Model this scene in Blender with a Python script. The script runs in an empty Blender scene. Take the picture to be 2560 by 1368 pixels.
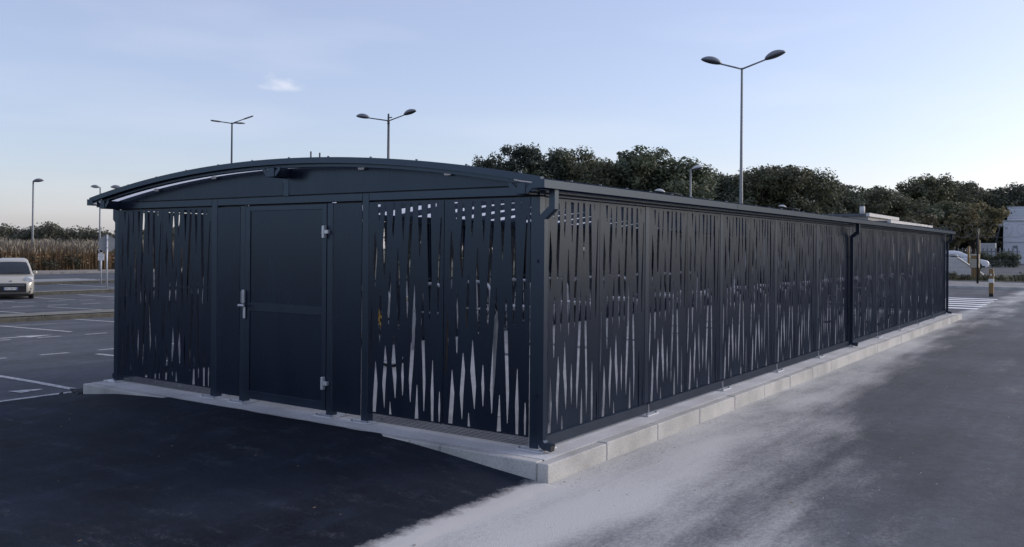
import bpy, bmesh, math, random
from mathutils import Vector, Matrix, noise, geometry

# ------------------------------------------------------------------ camera
S = bpy.context.scene
cam = bpy.data.cameras.new('camera')
cam_ob = bpy.data.objects.new('camera', cam)
S.collection.objects.link(cam_ob)
S.camera = cam_ob
YAW, PITCH, ROLL = 0.6082, 0.0042, 0.0080
cam.sensor_width = 36.0
cam.lens = 36.0 * 2205.2 / 2560.0
cam.shift_y = -(684 - 612.7) / 2560.0
cam.clip_start, cam.clip_end = 0.05, 4000
_f = Vector((-math.sin(YAW) * math.cos(PITCH), math.cos(YAW) * math.cos(PITCH), math.sin(PITCH)))
_r = Vector((math.cos(YAW), math.sin(YAW), 0))
_u = _r.cross(_f)
_r2 = _r * math.cos(ROLL) + _u * math.sin(ROLL)
_u2 = -_r * math.sin(ROLL) + _u * math.cos(ROLL)
_m = Matrix((_r2, _u2, -_f)).transposed().to_4x4()
_m.translation = (3.9412, -6.0535, 1.65)
cam_ob.matrix_world = _m

# ------------------------------------------------------------------ sky, sun, exposure
SUN_EL, SUN_AZ = 24.0, 38.0          # degrees; azimuth from +Y towards +X
W = bpy.data.worlds.new('World')
S.world = W
W.use_nodes = True
nt = W.node_tree
sky = nt.nodes.new('ShaderNodeTexSky')
sky.sky_type = 'NISHITA'
sky.sun_disc = False
sky.sun_elevation = math.radians(SUN_EL)
sky.sun_rotation = math.radians(SUN_AZ)
sky.air_density, sky.dust_density, sky.ozone_density = 1.0, 1.2, 3.6
bg = nt.nodes['Background']
bg.inputs[1].default_value = 0.092
# thin high veil over the whole sky plus soft scattered fair-weather clouds
veil = nt.nodes.new('ShaderNodeMixRGB'); veil.blend_type = 'MIX'
veil.inputs[0].default_value = 0.34
veil.inputs[2].default_value = (3.3, 3.7, 5.1, 1)
nt.links.new(sky.outputs[0], veil.inputs[1])
tint = nt.nodes.new('ShaderNodeMixRGB'); tint.blend_type = 'MULTIPLY'
tint.inputs[0].default_value = 1.0
tint.inputs[2].default_value = (1.11, 0.99, 0.95, 1)
nt.links.new(veil.outputs[0], tint.inputs[1])
tc = nt.nodes.new('ShaderNodeTexCoord')
mp = nt.nodes.new('ShaderNodeMapping')
mp.inputs['Scale'].default_value = (2.6, 2.6, 13.0)
mp.inputs['Location'].default_value = (0.35, 0.9, 0.2)
nt.links.new(tc.outputs['Generated'], mp.inputs[0])
ns = nt.nodes.new('ShaderNodeTexNoise')
ns.inputs['Scale'].default_value = 1.15
ns.inputs['Detail'].default_value = 5.0
ns.inputs['Roughness'].default_value = 0.45
nt.links.new(mp.outputs[0], ns.inputs['Vector'])
cr = nt.nodes.new('ShaderNodeValToRGB')
cr.color_ramp.elements[0].position = 0.50; cr.color_ramp.elements[0].color = (0, 0, 0, 1)
cr.color_ramp.elements[1].position = 0.74; cr.color_ramp.elements[1].color = (0.13, 0.13, 0.13, 1)
nt.links.new(ns.outputs['Fac'], cr.inputs[0])
# one small fair-weather cloud by itself, low in the western sky
dot = nt.nodes.new('ShaderNodeVectorMath'); dot.operation = 'DISTANCE'
CLOUD_DIR = Vector((-0.7484, 0.6398, 0.1748)).normalized()
msub = nt.nodes.new('ShaderNodeMapping'); msub.vector_type = 'POINT'
msub.inputs['Scale'].default_value = (1, 1, 2.0)
nt.links.new(tc.outputs['Generated'], msub.inputs[0])
nt.links.new(msub.outputs[0], dot.inputs[0])
dot.inputs[1].default_value = (CLOUD_DIR.x, CLOUD_DIR.y, CLOUD_DIR.z * 2.0)
n2 = nt.nodes.new('ShaderNodeTexNoise')
n2.inputs['Scale'].default_value = 34.0; n2.inputs['Detail'].default_value = 4.0
mp2 = nt.nodes.new('ShaderNodeMapping'); mp2.inputs['Scale'].default_value = (1, 1, 3.0)
nt.links.new(tc.outputs['Generated'], mp2.inputs[0])
nt.links.new(mp2.outputs[0], n2.inputs['Vector'])
ma = nt.nodes.new('ShaderNodeMath'); ma.operation = 'MULTIPLY_ADD'
ma.inputs[1].default_value = 0.055; ma.inputs[2].default_value = -0.0275
nt.links.new(n2.outputs['Fac'], ma.inputs[0])
ad = nt.nodes.new('ShaderNodeMath'); ad.operation = 'ADD'
nt.links.new(dot.outputs['Value'], ad.inputs[0]); nt.links.new(ma.outputs[0], ad.inputs[1])
mr = nt.nodes.new('ShaderNodeMapRange'); mr.interpolation_type = 'SMOOTHSTEP'
mr.inputs[1].default_value = -0.008; mr.inputs[2].default_value = 0.026
mr.inputs[3].default_value = 0.45; mr.inputs[4].default_value = 0.0
nt.links.new(ad.outputs[0], mr.inputs[0])
mx0 = nt.nodes.new('ShaderNodeMath'); mx0.operation = 'MAXIMUM'
nt.links.new(cr.outputs[0], mx0.inputs[0]); nt.links.new(mr.outputs[0], mx0.inputs[1])
cl = nt.nodes.new('ShaderNodeMixRGB')
cl.inputs[2].default_value = (6.0, 5.75, 5.9, 1)
nt.links.new(mx0.outputs[0], cl.inputs[0])
nt.links.new(tint.outputs[0], cl.inputs[1])
nt.links.new(cl.outputs[0], bg.inputs[0])

sun = bpy.data.lights.new('sun', 'SUN')
sun.energy = 0.9
sun.angle = math.radians(25)
sun.color = (1.0, 0.94, 0.86)
sun_ob = bpy.data.objects.new('sun', sun)
S.collection.objects.link(sun_ob)
_e, _a = math.radians(SUN_EL), math.radians(SUN_AZ)
_sd = Vector((math.sin(_a) * math.cos(_e), math.cos(_a) * math.cos(_e), math.sin(_e)))
sun_ob.rotation_euler = _sd.to_track_quat('Z', 'Y').to_euler()
sun_ob.location = (20, 20, 30)

S.view_settings.view_transform = 'Standard'
S.view_settings.look = 'None'
S.view_settings.gamma = 1.0
S.view_settings.use_curve_mapping = False
S.view_settings.exposure = 1.05

# ------------------------------------------------------------------ materials
MAT = {}


def nodes_of(name):
    m = bpy.data.materials.new(name)
    m.use_nodes = True
    MAT[name] = m
    t = m.node_tree
    return m, t, t.nodes['Principled BSDF']


def simple(name, col, rough=0.5, metal=0.0, var=0.15, scale=6.0, bump=0.0, bscale=60.0, spec=0.5, stretch=(1, 1, 1)):
    """Principled material whose colour drifts a little with a world-space noise."""
    m, t, b = nodes_of(name)
    geo = t.nodes.new('ShaderNodeNewGeometry')
    mpn = t.nodes.new('ShaderNodeMapping'); mpn.inputs['Scale'].default_value = stretch
    t.links.new(geo.outputs['Position'], mpn.inputs[0])
    n = t.nodes.new('ShaderNodeTexNoise')
    n.inputs['Scale'].default_value = scale; n.inputs['Detail'].default_value = 6.0
    n.inputs['Roughness'].default_value = 0.65
    t.links.new(mpn.outputs[0], n.inputs['Vector'])
    r = t.nodes.new('ShaderNodeValToRGB')
    r.color_ramp.elements[0].position = 0.28; r.color_ramp.elements[1].position = 0.72
    r.color_ramp.elements[0].color = (*[c * (1 - var) for c in col], 1)
    r.color_ramp.elements[1].color = (*[min(1, c * (1 + var)) for c in col], 1)
    t.links.new(n.outputs['Fac'], r.inputs[0])
    t.links.new(r.outputs[0], b.inputs['Base Color'])
    rr = t.nodes.new('ShaderNodeMapRange')
    rr.inputs[3].default_value = max(0.02, rough - 0.07); rr.inputs[4].default_value = min(1, rough + 0.07)
    t.links.new(n.outputs['Fac'], rr.inputs[0])
    t.links.new(rr.outputs[0], b.inputs['Roughness'])
    b.inputs['Metallic'].default_value = metal
    b.inputs['Specular IOR Level'].default_value = spec
    if bump:
        n3 = t.nodes.new('ShaderNodeTexNoise'); n3.inputs['Scale'].default_value = bscale
        n3.inputs['Detail'].default_value = 4.0
        t.links.new(geo.outputs['Position'], n3.inputs['Vector'])
        bp = t.nodes.new('ShaderNodeBump'); bp.inputs['Strength'].default_value = bump
        bp.inputs['Distance'].default_value = 0.01
        t.links.new(n3.outputs['Fac'], bp.inputs['Height'])
        t.links.new(bp.outputs[0], b.inputs['Normal'])
    return m




def powder_coat(name, col, gloss, rough):
    """matt powder-coated steel: dark diffuse coat under a weak broad sheen, faint streaks and dust"""
    m, t, b = nodes_of(name)
    t.nodes.remove(b)
    L = t.links.new
    geo = t.nodes.new('ShaderNodeNewGeometry')
    mpn = t.nodes.new('ShaderNodeMapping'); mpn.inputs['Scale'].default_value = (2.2, 2.2, .5)
    L(geo.outputs['Position'], mpn.inputs[0])
    n = t.nodes.new('ShaderNodeTexNoise'); n.inputs['Scale'].default_value = 1.6; n.inputs['Detail'].default_value = 7
    L(mpn.outputs[0], n.inputs['Vector'])
    r = t.nodes.new('ShaderNodeValToRGB')
    r.color_ramp.elements[0].position = .3; r.color_ramp.elements[0].color = (*[c * .88 for c in col], 1)
    r.color_ramp.elements[1].position = .75; r.color_ramp.elements[1].color = (*[c * 1.2 for c in col], 1)
    L(n.outputs['Fac'], r.inputs[0])
    d = t.nodes.new('ShaderNodeBsdfDiffuse'); L(r.outputs[0], d.inputs[0])
    g = t.nodes.new('ShaderNodeBsdfGlossy'); g.inputs['Color'].default_value = (.60, .77, 1.0, 1)
    rr = t.nodes.new('ShaderNodeMapRange'); rr.inputs[3].default_value = rough - .05; rr.inputs[4].default_value = rough + .05
    L(n.outputs['Fac'], rr.inputs[0]); L(rr.outputs[0], g.inputs['Roughness'])
    lw = t.nodes.new('ShaderNodeLayerWeight'); lw.inputs[0].default_value = .5
    pw = t.nodes.new('ShaderNodeMath'); pw.operation = 'POWER'; pw.inputs[1].default_value = 4.0
    L(lw.outputs['Facing'], pw.inputs[0])
    mr_ = t.nodes.new('ShaderNodeMapRange'); mr_.inputs[3].default_value = gloss; mr_.inputs[4].default_value = gloss * 1.25
    L(pw.outputs[0], mr_.inputs[0])
    n3 = t.nodes.new('ShaderNodeTexNoise'); n3.inputs['Scale'].default_value = 300
    L(geo.outputs['Position'], n3.inputs['Vector'])
    bp = t.nodes.new('ShaderNodeBump'); bp.inputs['Strength'].default_value = .06; bp.inputs['Distance'].default_value = .005
    L(n3.outputs['Fac'], bp.inputs['Height']); L(bp.outputs[0], g.inputs['Normal'])
    mx = t.nodes.new('ShaderNodeMixShader')
    L(mr_.outputs[0], mx.inputs[0]); L(d.outputs[0], mx.inputs[1]); L(g.outputs[0], mx.inputs[2])
    L(mx.outputs[0], t.nodes['Material Output'].inputs[0])


powder_coat('anthracite', (.0055, .0080, .0180), .060, .27)
powder_coat('anthracite_trim', (.0090, .0125, .0235), .074, .29)
simple('galvanised', (0.56, 0.575, 0.60), 0.45, 0.25, 0.16, 14.0)
simple('galv_dull', (0.25, 0.27, 0.30), 0.5, 0.4, 0.2, 10.0)
simple('bright_steel', (0.58, 0.60, 0.63), 0.32, 0.5, 0.08, 20.0)
simple('lamp_pole', (0.085, 0.09, 0.10), 0.5, 0.3, 0.15, 5.0)
simple('lamp_pole_light', (0.24, 0.25, 0.26), 0.5, 0.3, 0.15, 5.0)
simple('lamp_shell', (0.20, 0.21, 0.235), 0.4, 0.1, 0.1, 6.0)
simple('lamp_glass', (0.05, 0.055, 0.065), 0.15, 0.0, 0.1, 6.0)
simple('lamp_shell_white', (0.55, 0.56, 0.57), 0.4, 0.0, 0.1, 6.0)
simple('black_plastic', (0.012, 0.012, 0.014), 0.5, 0.0, 0.1, 10.0)
simple('rubber', (0.014, 0.014, 0.015), 0.85, 0.0, 0.2, 20.0)
simple('broken_asphalt', (0.055, 0.058, 0.066), 0.9, 0.0, 0.3, 20.0)
simple('mortar', (0.06, 0.06, 0.058), 0.9, 0.0, 0.2, 20.0)
simple('bark', (0.045, 0.036, 0.028), 0.9, 0.0, 0.3, 8.0)
simple('white_render', (0.76, 0.78, 0.82), 0.8, 0.0, 0.06, 1.2, 0.05, 30)
simple('white_fascia', (0.50, 0.50, 0.49), 0.6, 0.0, 0.08, 3.0)
simple('grey_wall', (0.30, 0.29, 0.27), 0.85, 0.0, 0.1, 2.0)
simple('grey_roof', (0.10, 0.11, 0.13), 0.8, 0.0, 0.12, 2.0)
simple('yellow_paint', (0.21, 0.13, 0.048), 0.6, 0.0, 0.18, 9.0)
simple('white_band', (0.62, 0.62, 0.60), 0.5, 0.0, 0.05, 9.0)
simple('white_car_paint', (0.72, 0.73, 0.74), 0.22, 0.0, 0.03, 2.0)
simple('champagne_paint', (0.50, 0.475, 0.415), 0.25, 0.25, 0.05, 2.0)
simple('car_glass', (0.02, 0.025, 0.032), 0.08, 0.0, 0.1, 4.0, spec=0.6)
simple('headlight_lens', (0.55, 0.56, 0.58), 0.12, 0.0, 0.1, 30.0)
simple('plate_white', (0.72, 0.72, 0.70), 0.4, 0.0, 0.03, 30.0)
simple('plate_blue', (0.02, 0.06, 0.30), 0.4, 0.0, 0.03, 30.0)
simple('ink_and_shade_black', (0.01, 0.01, 0.012), 0.5, 0.0, 0.03, 30.0)  # black for lettering, and for shade painted into gaps and pipe ends
simple('sign_back', (0.25, 0.26, 0.27), 0.5, 0.35, 0.1, 6.0)
simple('sign_white', (0.66, 0.67, 0.68), 0.5, 0.0, 0.05, 6.0)
simple('sign_cream', (0.42, 0.40, 0.33), 0.5, 0.0, 0.05, 6.0)
simple('bike_yellow', (0.45, 0.26, 0.03), 0.4, 0.0, 0.05, 6.0)
simple('bike_dark', (0.02, 0.02, 0.024), 0.4, 0.0, 0.05, 6.0)
simple('bike_white', (0.55, 0.55, 0.56), 0.35, 0.0, 0.05, 6.0)
simple('moss_kerb', (0.085, 0.082, 0.068), 0.95, 0.0, 0.4, 3.5, 0.3, 40)
simple('island_top', (0.17, 0.165, 0.14), 0.95, 0.0, 0.35, 1.6, 0.2, 30)
simple('reed_stem', (0.20, 0.135, 0.075), 0.85, 0.0, 0.35, 1.2)
simple('reed_plume', (0.27, 0.235, 0.185), 0.9, 0.0, 0.18, 1.2)
simple('bramble_leaf', (0.030, 0.032, 0.017), 0.7, 0.0, 0.35, 1.2)
simple('ramp_concrete', (0.72, 0.73, 0.75), 0.85, 0.0, 0.08, 2.0)
simple('wire', (0.10, 0.105, 0.11), 0.5, 0.5, 0.1, 10.0)
simple('wire_coil', (0.16, 0.165, 0.16), 0.5, 0.5, 0.1, 10.0)
simple('far_ground', (0.075, 0.075, 0.045), 0.95, 0.0, 0.35, 0.15)
simple('pale_gravel', (0.24, 0.22, 0.19), 0.95, 0.0, 0.2, 2.0)
simple('leaf_litter', (0.20, 0.15, 0.08), 0.8, 0.0, 0.3, 40.0)


def foliage(name, dark, light):
    m, t, b = nodes_of(name)
    geo = t.nodes.new('ShaderNodeNewGeometry')
    n = t.nodes.new('ShaderNodeTexNoise'); n.inputs['Scale'].default_value = 0.8; n.inputs['Detail'].default_value = 3.0
    t.links.new(geo.outputs['Position'], n.inputs['Vector'])
    at = t.nodes.new('ShaderNodeMath'); at.operation = 'ADD'
    rn = t.nodes.new('ShaderNodeMath'); rn.operation = 'MULTIPLY'; rn.inputs[1].default_value = 0.5
    t.links.new(geo.outputs['Random Per Island'], rn.inputs[0])
    t.links.new(n.outputs['Fac'], at.inputs[0]); t.links.new(rn.outputs[0], at.inputs[1])
    r = t.nodes.new('ShaderNodeValToRGB')
    r.color_ramp.elements[0].position = 0.35; r.color_ramp.elements[0].color = (*dark, 1)
    r.color_ramp.elements[1].position = 1.0; r.color_ramp.elements[1].color = (*light, 1)
    t.links.new(at.outputs[0], r.inputs[0])
    oi = t.nodes.new('ShaderNodeObjectInfo')
    vr = t.nodes.new('ShaderNodeValToRGB')
    vr.color_ramp.elements[0].color = (.78, .80, .84, 1); vr.color_ramp.elements[1].color = (1.42, 1.38, 1.15, 1)
    t.links.new(oi.outputs['Random'], vr.inputs[0])
    tv = t.nodes.new('ShaderNodeMixRGB'); tv.blend_type = 'MULTIPLY'; tv.inputs[0].default_value = 1.0
    t.links.new(r.outputs[0], tv.inputs[1]); t.links.new(vr.outputs[0], tv.inputs[2])
    t.links.new(tv.outputs[0], b.inputs['Base Color'])
    b.inputs['Roughness'].default_value = 0.6
    tr = t.nodes.new('ShaderNodeBsdfTranslucent')
    t.links.new(tv.outputs[0], tr.inputs['Color'])
    mx = t.nodes.new('ShaderNodeMixShader'); mx.inputs[0].default_value = 0.3
    t.links.new(b.outputs[0], mx.inputs[1]); t.links.new(tr.outputs[0], mx.inputs[2])
    t.links.new(mx.outputs[0], t.nodes['Material Output'].inputs[0])


foliage('oak_leaf', (0.036, 0.048, 0.038), (0.105, 0.125, 0.088))
foliage('ash_leaf', (0.040, 0.050, 0.036), (0.125, 0.132, 0.085))
foliage('russet_leaf', (0.042, 0.048, 0.032), (0.20, 0.172, 0.105))
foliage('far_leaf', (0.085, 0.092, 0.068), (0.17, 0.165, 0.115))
foliage('shrub_leaf', (0.030, 0.034, 0.018), (0.10, 0.10, 0.05))


def translucent_roof():
    m, t, b = nodes_of('opal_sheet')
    t.nodes.remove(b)
    d = t.nodes.new('ShaderNodeBsdfDiffuse'); d.inputs[0].default_value = (0.72, 0.74, 0.78, 1)
    tr = t.nodes.new('ShaderNodeBsdfTranslucent'); tr.inputs[0].default_value = (0.86, 0.88, 0.92, 1)
    mx = t.nodes.new('ShaderNodeMixShader'); mx.inputs[0].default_value = 0.72
    t.links.new(d.outputs[0], mx.inputs[1]); t.links.new(tr.outputs[0], mx.inputs[2])
    t.links.new(mx.outputs[0], t.nodes['Material Output'].inputs[0])


translucent_roof()


def concrete(name, col, stain):
    m, t, b = nodes_of(name)
    geo = t.nodes.new('ShaderNodeNewGeometry')
    n1 = t.nodes.new('ShaderNodeTexNoise'); n1.inputs['Scale'].default_value = 1.7; n1.inputs['Detail'].default_value = 7
    n2 = t.nodes.new('ShaderNodeTexNoise'); n2.inputs['Scale'].default_value = 70; n2.inputs['Detail'].default_value = 3
    for n in (n1, n2):
        t.links.new(geo.outputs['Position'], n.inputs['Vector'])
    r1 = t.nodes.new('ShaderNodeValToRGB')
    r1.color_ramp.elements[0].position = 0.34; r1.color_ramp.elements[0].color = (*stain, 1)
    r1.color_ramp.elements[1].position = 0.60; r1.color_ramp.elements[1].color = (*col, 1)
    t.links.new(n1.outputs['Fac'], r1.inputs[0])
    r2 = t.nodes.new('ShaderNodeValToRGB')
    r2.color_ramp.elements[0].position = 0.30; r2.color_ramp.elements[0].color = (0.62, 0.61, 0.6, 1)
    r2.color_ramp.elements[1].position = 0.52; r2.color_ramp.elements[1].color = (1, 1, 1, 1)
    t.links.new(n2.outputs['Fac'], r2.inputs[0])
    mu = t.nodes.new('ShaderNodeMixRGB'); mu.blend_type = 'MULTIPLY'; mu.inputs[0].default_value = 0.75
    t.links.new(r1.outputs[0], mu.inputs[1]); t.links.new(r2.outputs[0], mu.inputs[2])
    t.links.new(mu.outputs[0], b.inputs['Base Color'])
    b.inputs['Roughness'].default_value = 0.88
    bp = t.nodes.new('ShaderNodeBump'); bp.inputs['Strength'].default_value = 0.35; bp.inputs['Distance'].default_value = 0.004
    t.links.new(n2.outputs['Fac'], bp.inputs['Height']); t.links.new(bp.outputs[0], b.inputs['Normal'])


concrete('slab_concrete', (0.60, 0.60, 0.605), (0.47, 0.465, 0.46))
concrete('kerb_concrete', (0.52, 0.51, 0.485), (0.345, 0.338, 0.325))
concrete('pavement_concrete', (0.26, 0.26, 0.26), (0.17, 0.165, 0.16))


def asphalt(name, base, speck, kind):
    m, t, b = nodes_of(name)
    L = t.links.new
    geo = t.nodes.new('ShaderNodeNewGeometry')

    def tex(scale, detail=5, stretch=None, rough=0.6):
        n = t.nodes.new('ShaderNodeTexNoise'); n.inputs['Scale'].default_value = scale
        n.inputs['Detail'].default_value = detail; n.inputs['Roughness'].default_value = rough
        if stretch:
            mpn = t.nodes.new('ShaderNodeMapping'); mpn.inputs['Scale'].default_value = stretch
            L(geo.outputs['Position'], mpn.inputs[0]); L(mpn.outputs[0], n.inputs['Vector'])
        else:
            L(geo.outputs['Position'], n.inputs['Vector'])
        return n

    def ramp(src, a, ca, bpos, cb):
        r = t.nodes.new('ShaderNodeValToRGB')
        r.color_ramp.elements[0].position = a; r.color_ramp.elements[0].color = (*ca, 1)
        r.color_ramp.elements[1].position = bpos; r.color_ramp.elements[1].color = (*cb, 1)
        L(src, r.inputs[0]); return r

    def mix(fac, a, c, mode='MIX'):
        x = t.nodes.new('ShaderNodeMixRGB'); x.blend_type = mode
        if isinstance(fac, float): x.inputs[0].default_value = fac
        else: L(fac, x.inputs[0])
        for s, v in ((1, a), (2, c)):
            if isinstance(v, tuple): x.inputs[s].default_value = (*v, 1)
            else: L(v, x.inputs[s])
        return x.outputs[0]

    big = tex(0.55, 6)
    fine = tex(95, 3)
    grain = tex(240, 2)
    c = ramp(big.outputs['Fac'], 0.32, tuple(v * (0.78 if kind != 'new' else .55) for v in base), 0.70, tuple(v * (1.28 if kind != 'new' else 1.6) for v in base)).outputs[0]
    sp = ramp(fine.outputs['Fac'], 0.56, (0, 0, 0), 0.76, (1, 1, 1)).outputs[0]
    c = mix(sp, c, speck)
    # scuffs: pale, streaked
    sc = tex(3.0, 7, (1.0, 0.45, 1.0), 0.72)
    scm = ramp(sc.outputs['Fac'], 0.60 if kind != 'new' else 0.52, (0, 0, 0), 0.80, (0.55, 0.55, 0.55) if kind != 'new' else (0.75, 0.75, 0.75)).outputs[0]
    c = mix(scm, c, tuple(min(0.3, v * 2.6) for v in base))
    if kind == 'new':
        # pale scuffs and grit pressed into the new surface, broken up by the stone grain
        s1 = ramp(tex(4.2, 8, (.55, 1.3, 1.0), .75).outputs['Fac'], .54, (0, 0, 0), .74, (1, 1, 1)).outputs[0]
        s2 = ramp(tex(60, 4, None, .8).outputs['Fac'], .46, (0, 0, 0), .66, (1, 1, 1)).outputs[0]
        c = mix(mix(1.0, s1, s2, 'MULTIPLY'), c, (0.105, 0.115, 0.135))
        c = mix(1.0, c, ramp(tex(1.1, 5, (.5, 1.6, 1.0), .6).outputs['Fac'], .3, (.70, .70, .72), .7, (1.45, 1.45, 1.4)).outputs[0], 'MULTIPLY')
    if kind == 'lot':
        # older repairs and faint wheel polish: long streaks lighter and darker than the rest
        st_ = tex(.5, 6, (2.4, .16, 1.0), .6)
        c = mix(1.0, c, ramp(st_.outputs['Fac'], .30, (.74, .74, .75), .70, (1.28, 1.28, 1.27)).outputs[0], 'MULTIPLY')
        mt_ = tex(7, 9, None, .85)
        c = mix(1.0, c, ramp(mt_.outputs['Fac'], .32, (.72, .72, .73), .68, (1.3, 1.3, 1.29)).outputs[0], 'MULTIPLY')
        sep = t.nodes.new('ShaderNodeSeparateXYZ'); L(geo.outputs['Position'], sep.inputs[0])
        # pale cement dust trodden about beside the new kerb, streaked along the kerb
        def rng(src, a, bb, lo, hi):
            x = t.nodes.new('ShaderNodeMapRange'); x.interpolation_type = 'SMOOTHSTEP'
            x.inputs[1].default_value = a; x.inputs[2].default_value = bb
            x.inputs[3].default_value = lo; x.inputs[4].default_value = hi
            L(src, x.inputs[0]); return x.outputs[0]

        def mul(a, bb, op='MULTIPLY'):
            x = t.nodes.new('ShaderNodeMath'); x.operation = op
            for i, v in enumerate((a, bb)):
                if isinstance(v, float): x.inputs[i].default_value = v
                else: L(v, x.inputs[i])
            return x.outputs[0]
        wid = rng(sep.outputs['Y'], -1.5, 6.0, 2.7, 1.25)
        un = t.nodes.new('ShaderNodeMath'); un.operation = 'DIVIDE'
        L(mul(sep.outputs['X'], -.28, 'ADD'), un.inputs[0]); L(wid, un.inputs[1])
        near = mul(rng(un.outputs[0], 0.0, 1.25, 1.0, 0.0), rng(sep.outputs['X'], -.6, .1, 0.0, 1.0))
        far = rng(sep.outputs['Y'], 2.0, 22.0, 1.0, 0.62)
        dn = tex(.9, 8, (1.5, 0.5, 1.0), 0.62)
        dn2 = tex(26, 10, (1.25, 0.8, 1.0), 0.85)
        # wheel tracks that have swept the dust away, running along the kerb
        tr_ = tex(.55, 3, (3.2, .12, 1.0), 0.5)
        n_a = mul(mul(dn.outputs['Fac'], -.5, 'ADD'), 1.5)
        n_b = mul(mul(dn2.outputs['Fac'], -.5, 'ADD'), 1.15)
        n_c = mul(mul(tr_.outputs['Fac'], -.5, 'ADD'), .95)
        v = mul(mul(mul(near, far), 1.0), mul(mul(n_a, n_b, 'ADD'), n_c, 'ADD'), 'ADD')
        mask = rng(v, 0.14, 1.14, 0.0, 0.96)
        sp2 = ramp(tex(120, 2).outputs['Fac'], 0.35, (0.46, 0.455, 0.44), 0.65, (0.68, 0.67, 0.645)).outputs[0]
        c = mix(mask, c, sp2)
        fl = tex(30, 3, (1.0, 0.5, 1.0), 0.5)
        flm = ramp(fl.outputs['Fac'], 0.765, (0, 0, 0), 0.80, (.6, .6, .6)).outputs[0]
        c = mix(flm, c, (0.42, 0.42, 0.42))
    if kind == 'new':
        sep = t.nodes.new('ShaderNodeSeparateXYZ'); L(geo.outputs['Position'], sep.inputs[0])
        e_ = t.nodes.new('ShaderNodeMapRange'); e_.inputs[1].default_value = .10; e_.inputs[2].default_value = .44
        L(sep.outputs['X'], e_.inputs[0])
        na = tex(9.0, 10, None, .85)
        s_ = t.nodes.new('ShaderNodeMath'); s_.operation = 'ADD'
        L(e_.outputs[0], s_.inputs[0]); L(na.outputs['Fac'], s_.inputs[1])
        em = ramp(s_.outputs[0], .62, (0, 0, 0), 1.55, (1, 1, 1)).outputs[0]
        c = mix(em, c, (0.54, 0.53, 0.51))
    L(c, b.inputs['Base Color'])
    b.inputs['Roughness'].default_value = 0.86 if kind != 'new' else 0.8
    b.inputs['Specular IOR Level'].default_value = 0.3 if kind != 'new' else 0.12
    bp = t.nodes.new('ShaderNodeBump'); bp.inputs['Strength'].default_value = 0.5; bp.inputs['Distance'].default_value = 0.006
    ah = t.nodes.new('ShaderNodeMath'); ah.operation = 'ADD'
    L(fine.outputs['Fac'], ah.inputs[0]); L(grain.outputs['Fac'], ah.inputs[1])
    L(ah.outputs[0], bp.inputs['Height']); L(bp.outputs[0], b.inputs['Normal'])


asphalt('old_asphalt', (0.074, 0.080, 0.092), (0.14, 0.148, 0.16), 'lot')
asphalt('fresh_asphalt', (0.0098, 0.0135, 0.0235), (0.036, 0.044, 0.062), 'new')


def road_paint():
    m, t, b = nodes_of('road_paint')
    geo = t.nodes.new('ShaderNodeNewGeometry')
    n = t.nodes.new('ShaderNodeTexNoise'); n.inputs['Scale'].default_value = 22; n.inputs['Detail'].default_value = 6
    t.links.new(geo.outputs['Position'], n.inputs['Vector'])
    r = t.nodes.new('ShaderNodeValToRGB')
    r.color_ramp.elements[0].position = 0.30; r.color_ramp.elements[0].color = (0.16, 0.16, 0.165, 1)
    r.color_ramp.elements[1].position = 0.54; r.color_ramp.elements[1].color = (0.56, 0.56, 0.55, 1)
    t.links.new(n.outputs['Fac'], r.inputs[0]); t.links.new(r.outputs[0], b.inputs['Base Color'])
    b.inputs['Roughness'].default_value = 0.75


road_paint()
simple('fresh_road_paint', (0.84, 0.84, 0.84), 0.7, 0.0, 0.1, 8.0)

# ------------------------------------------------------------------ mesh helpers
COL = S.collection


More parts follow.
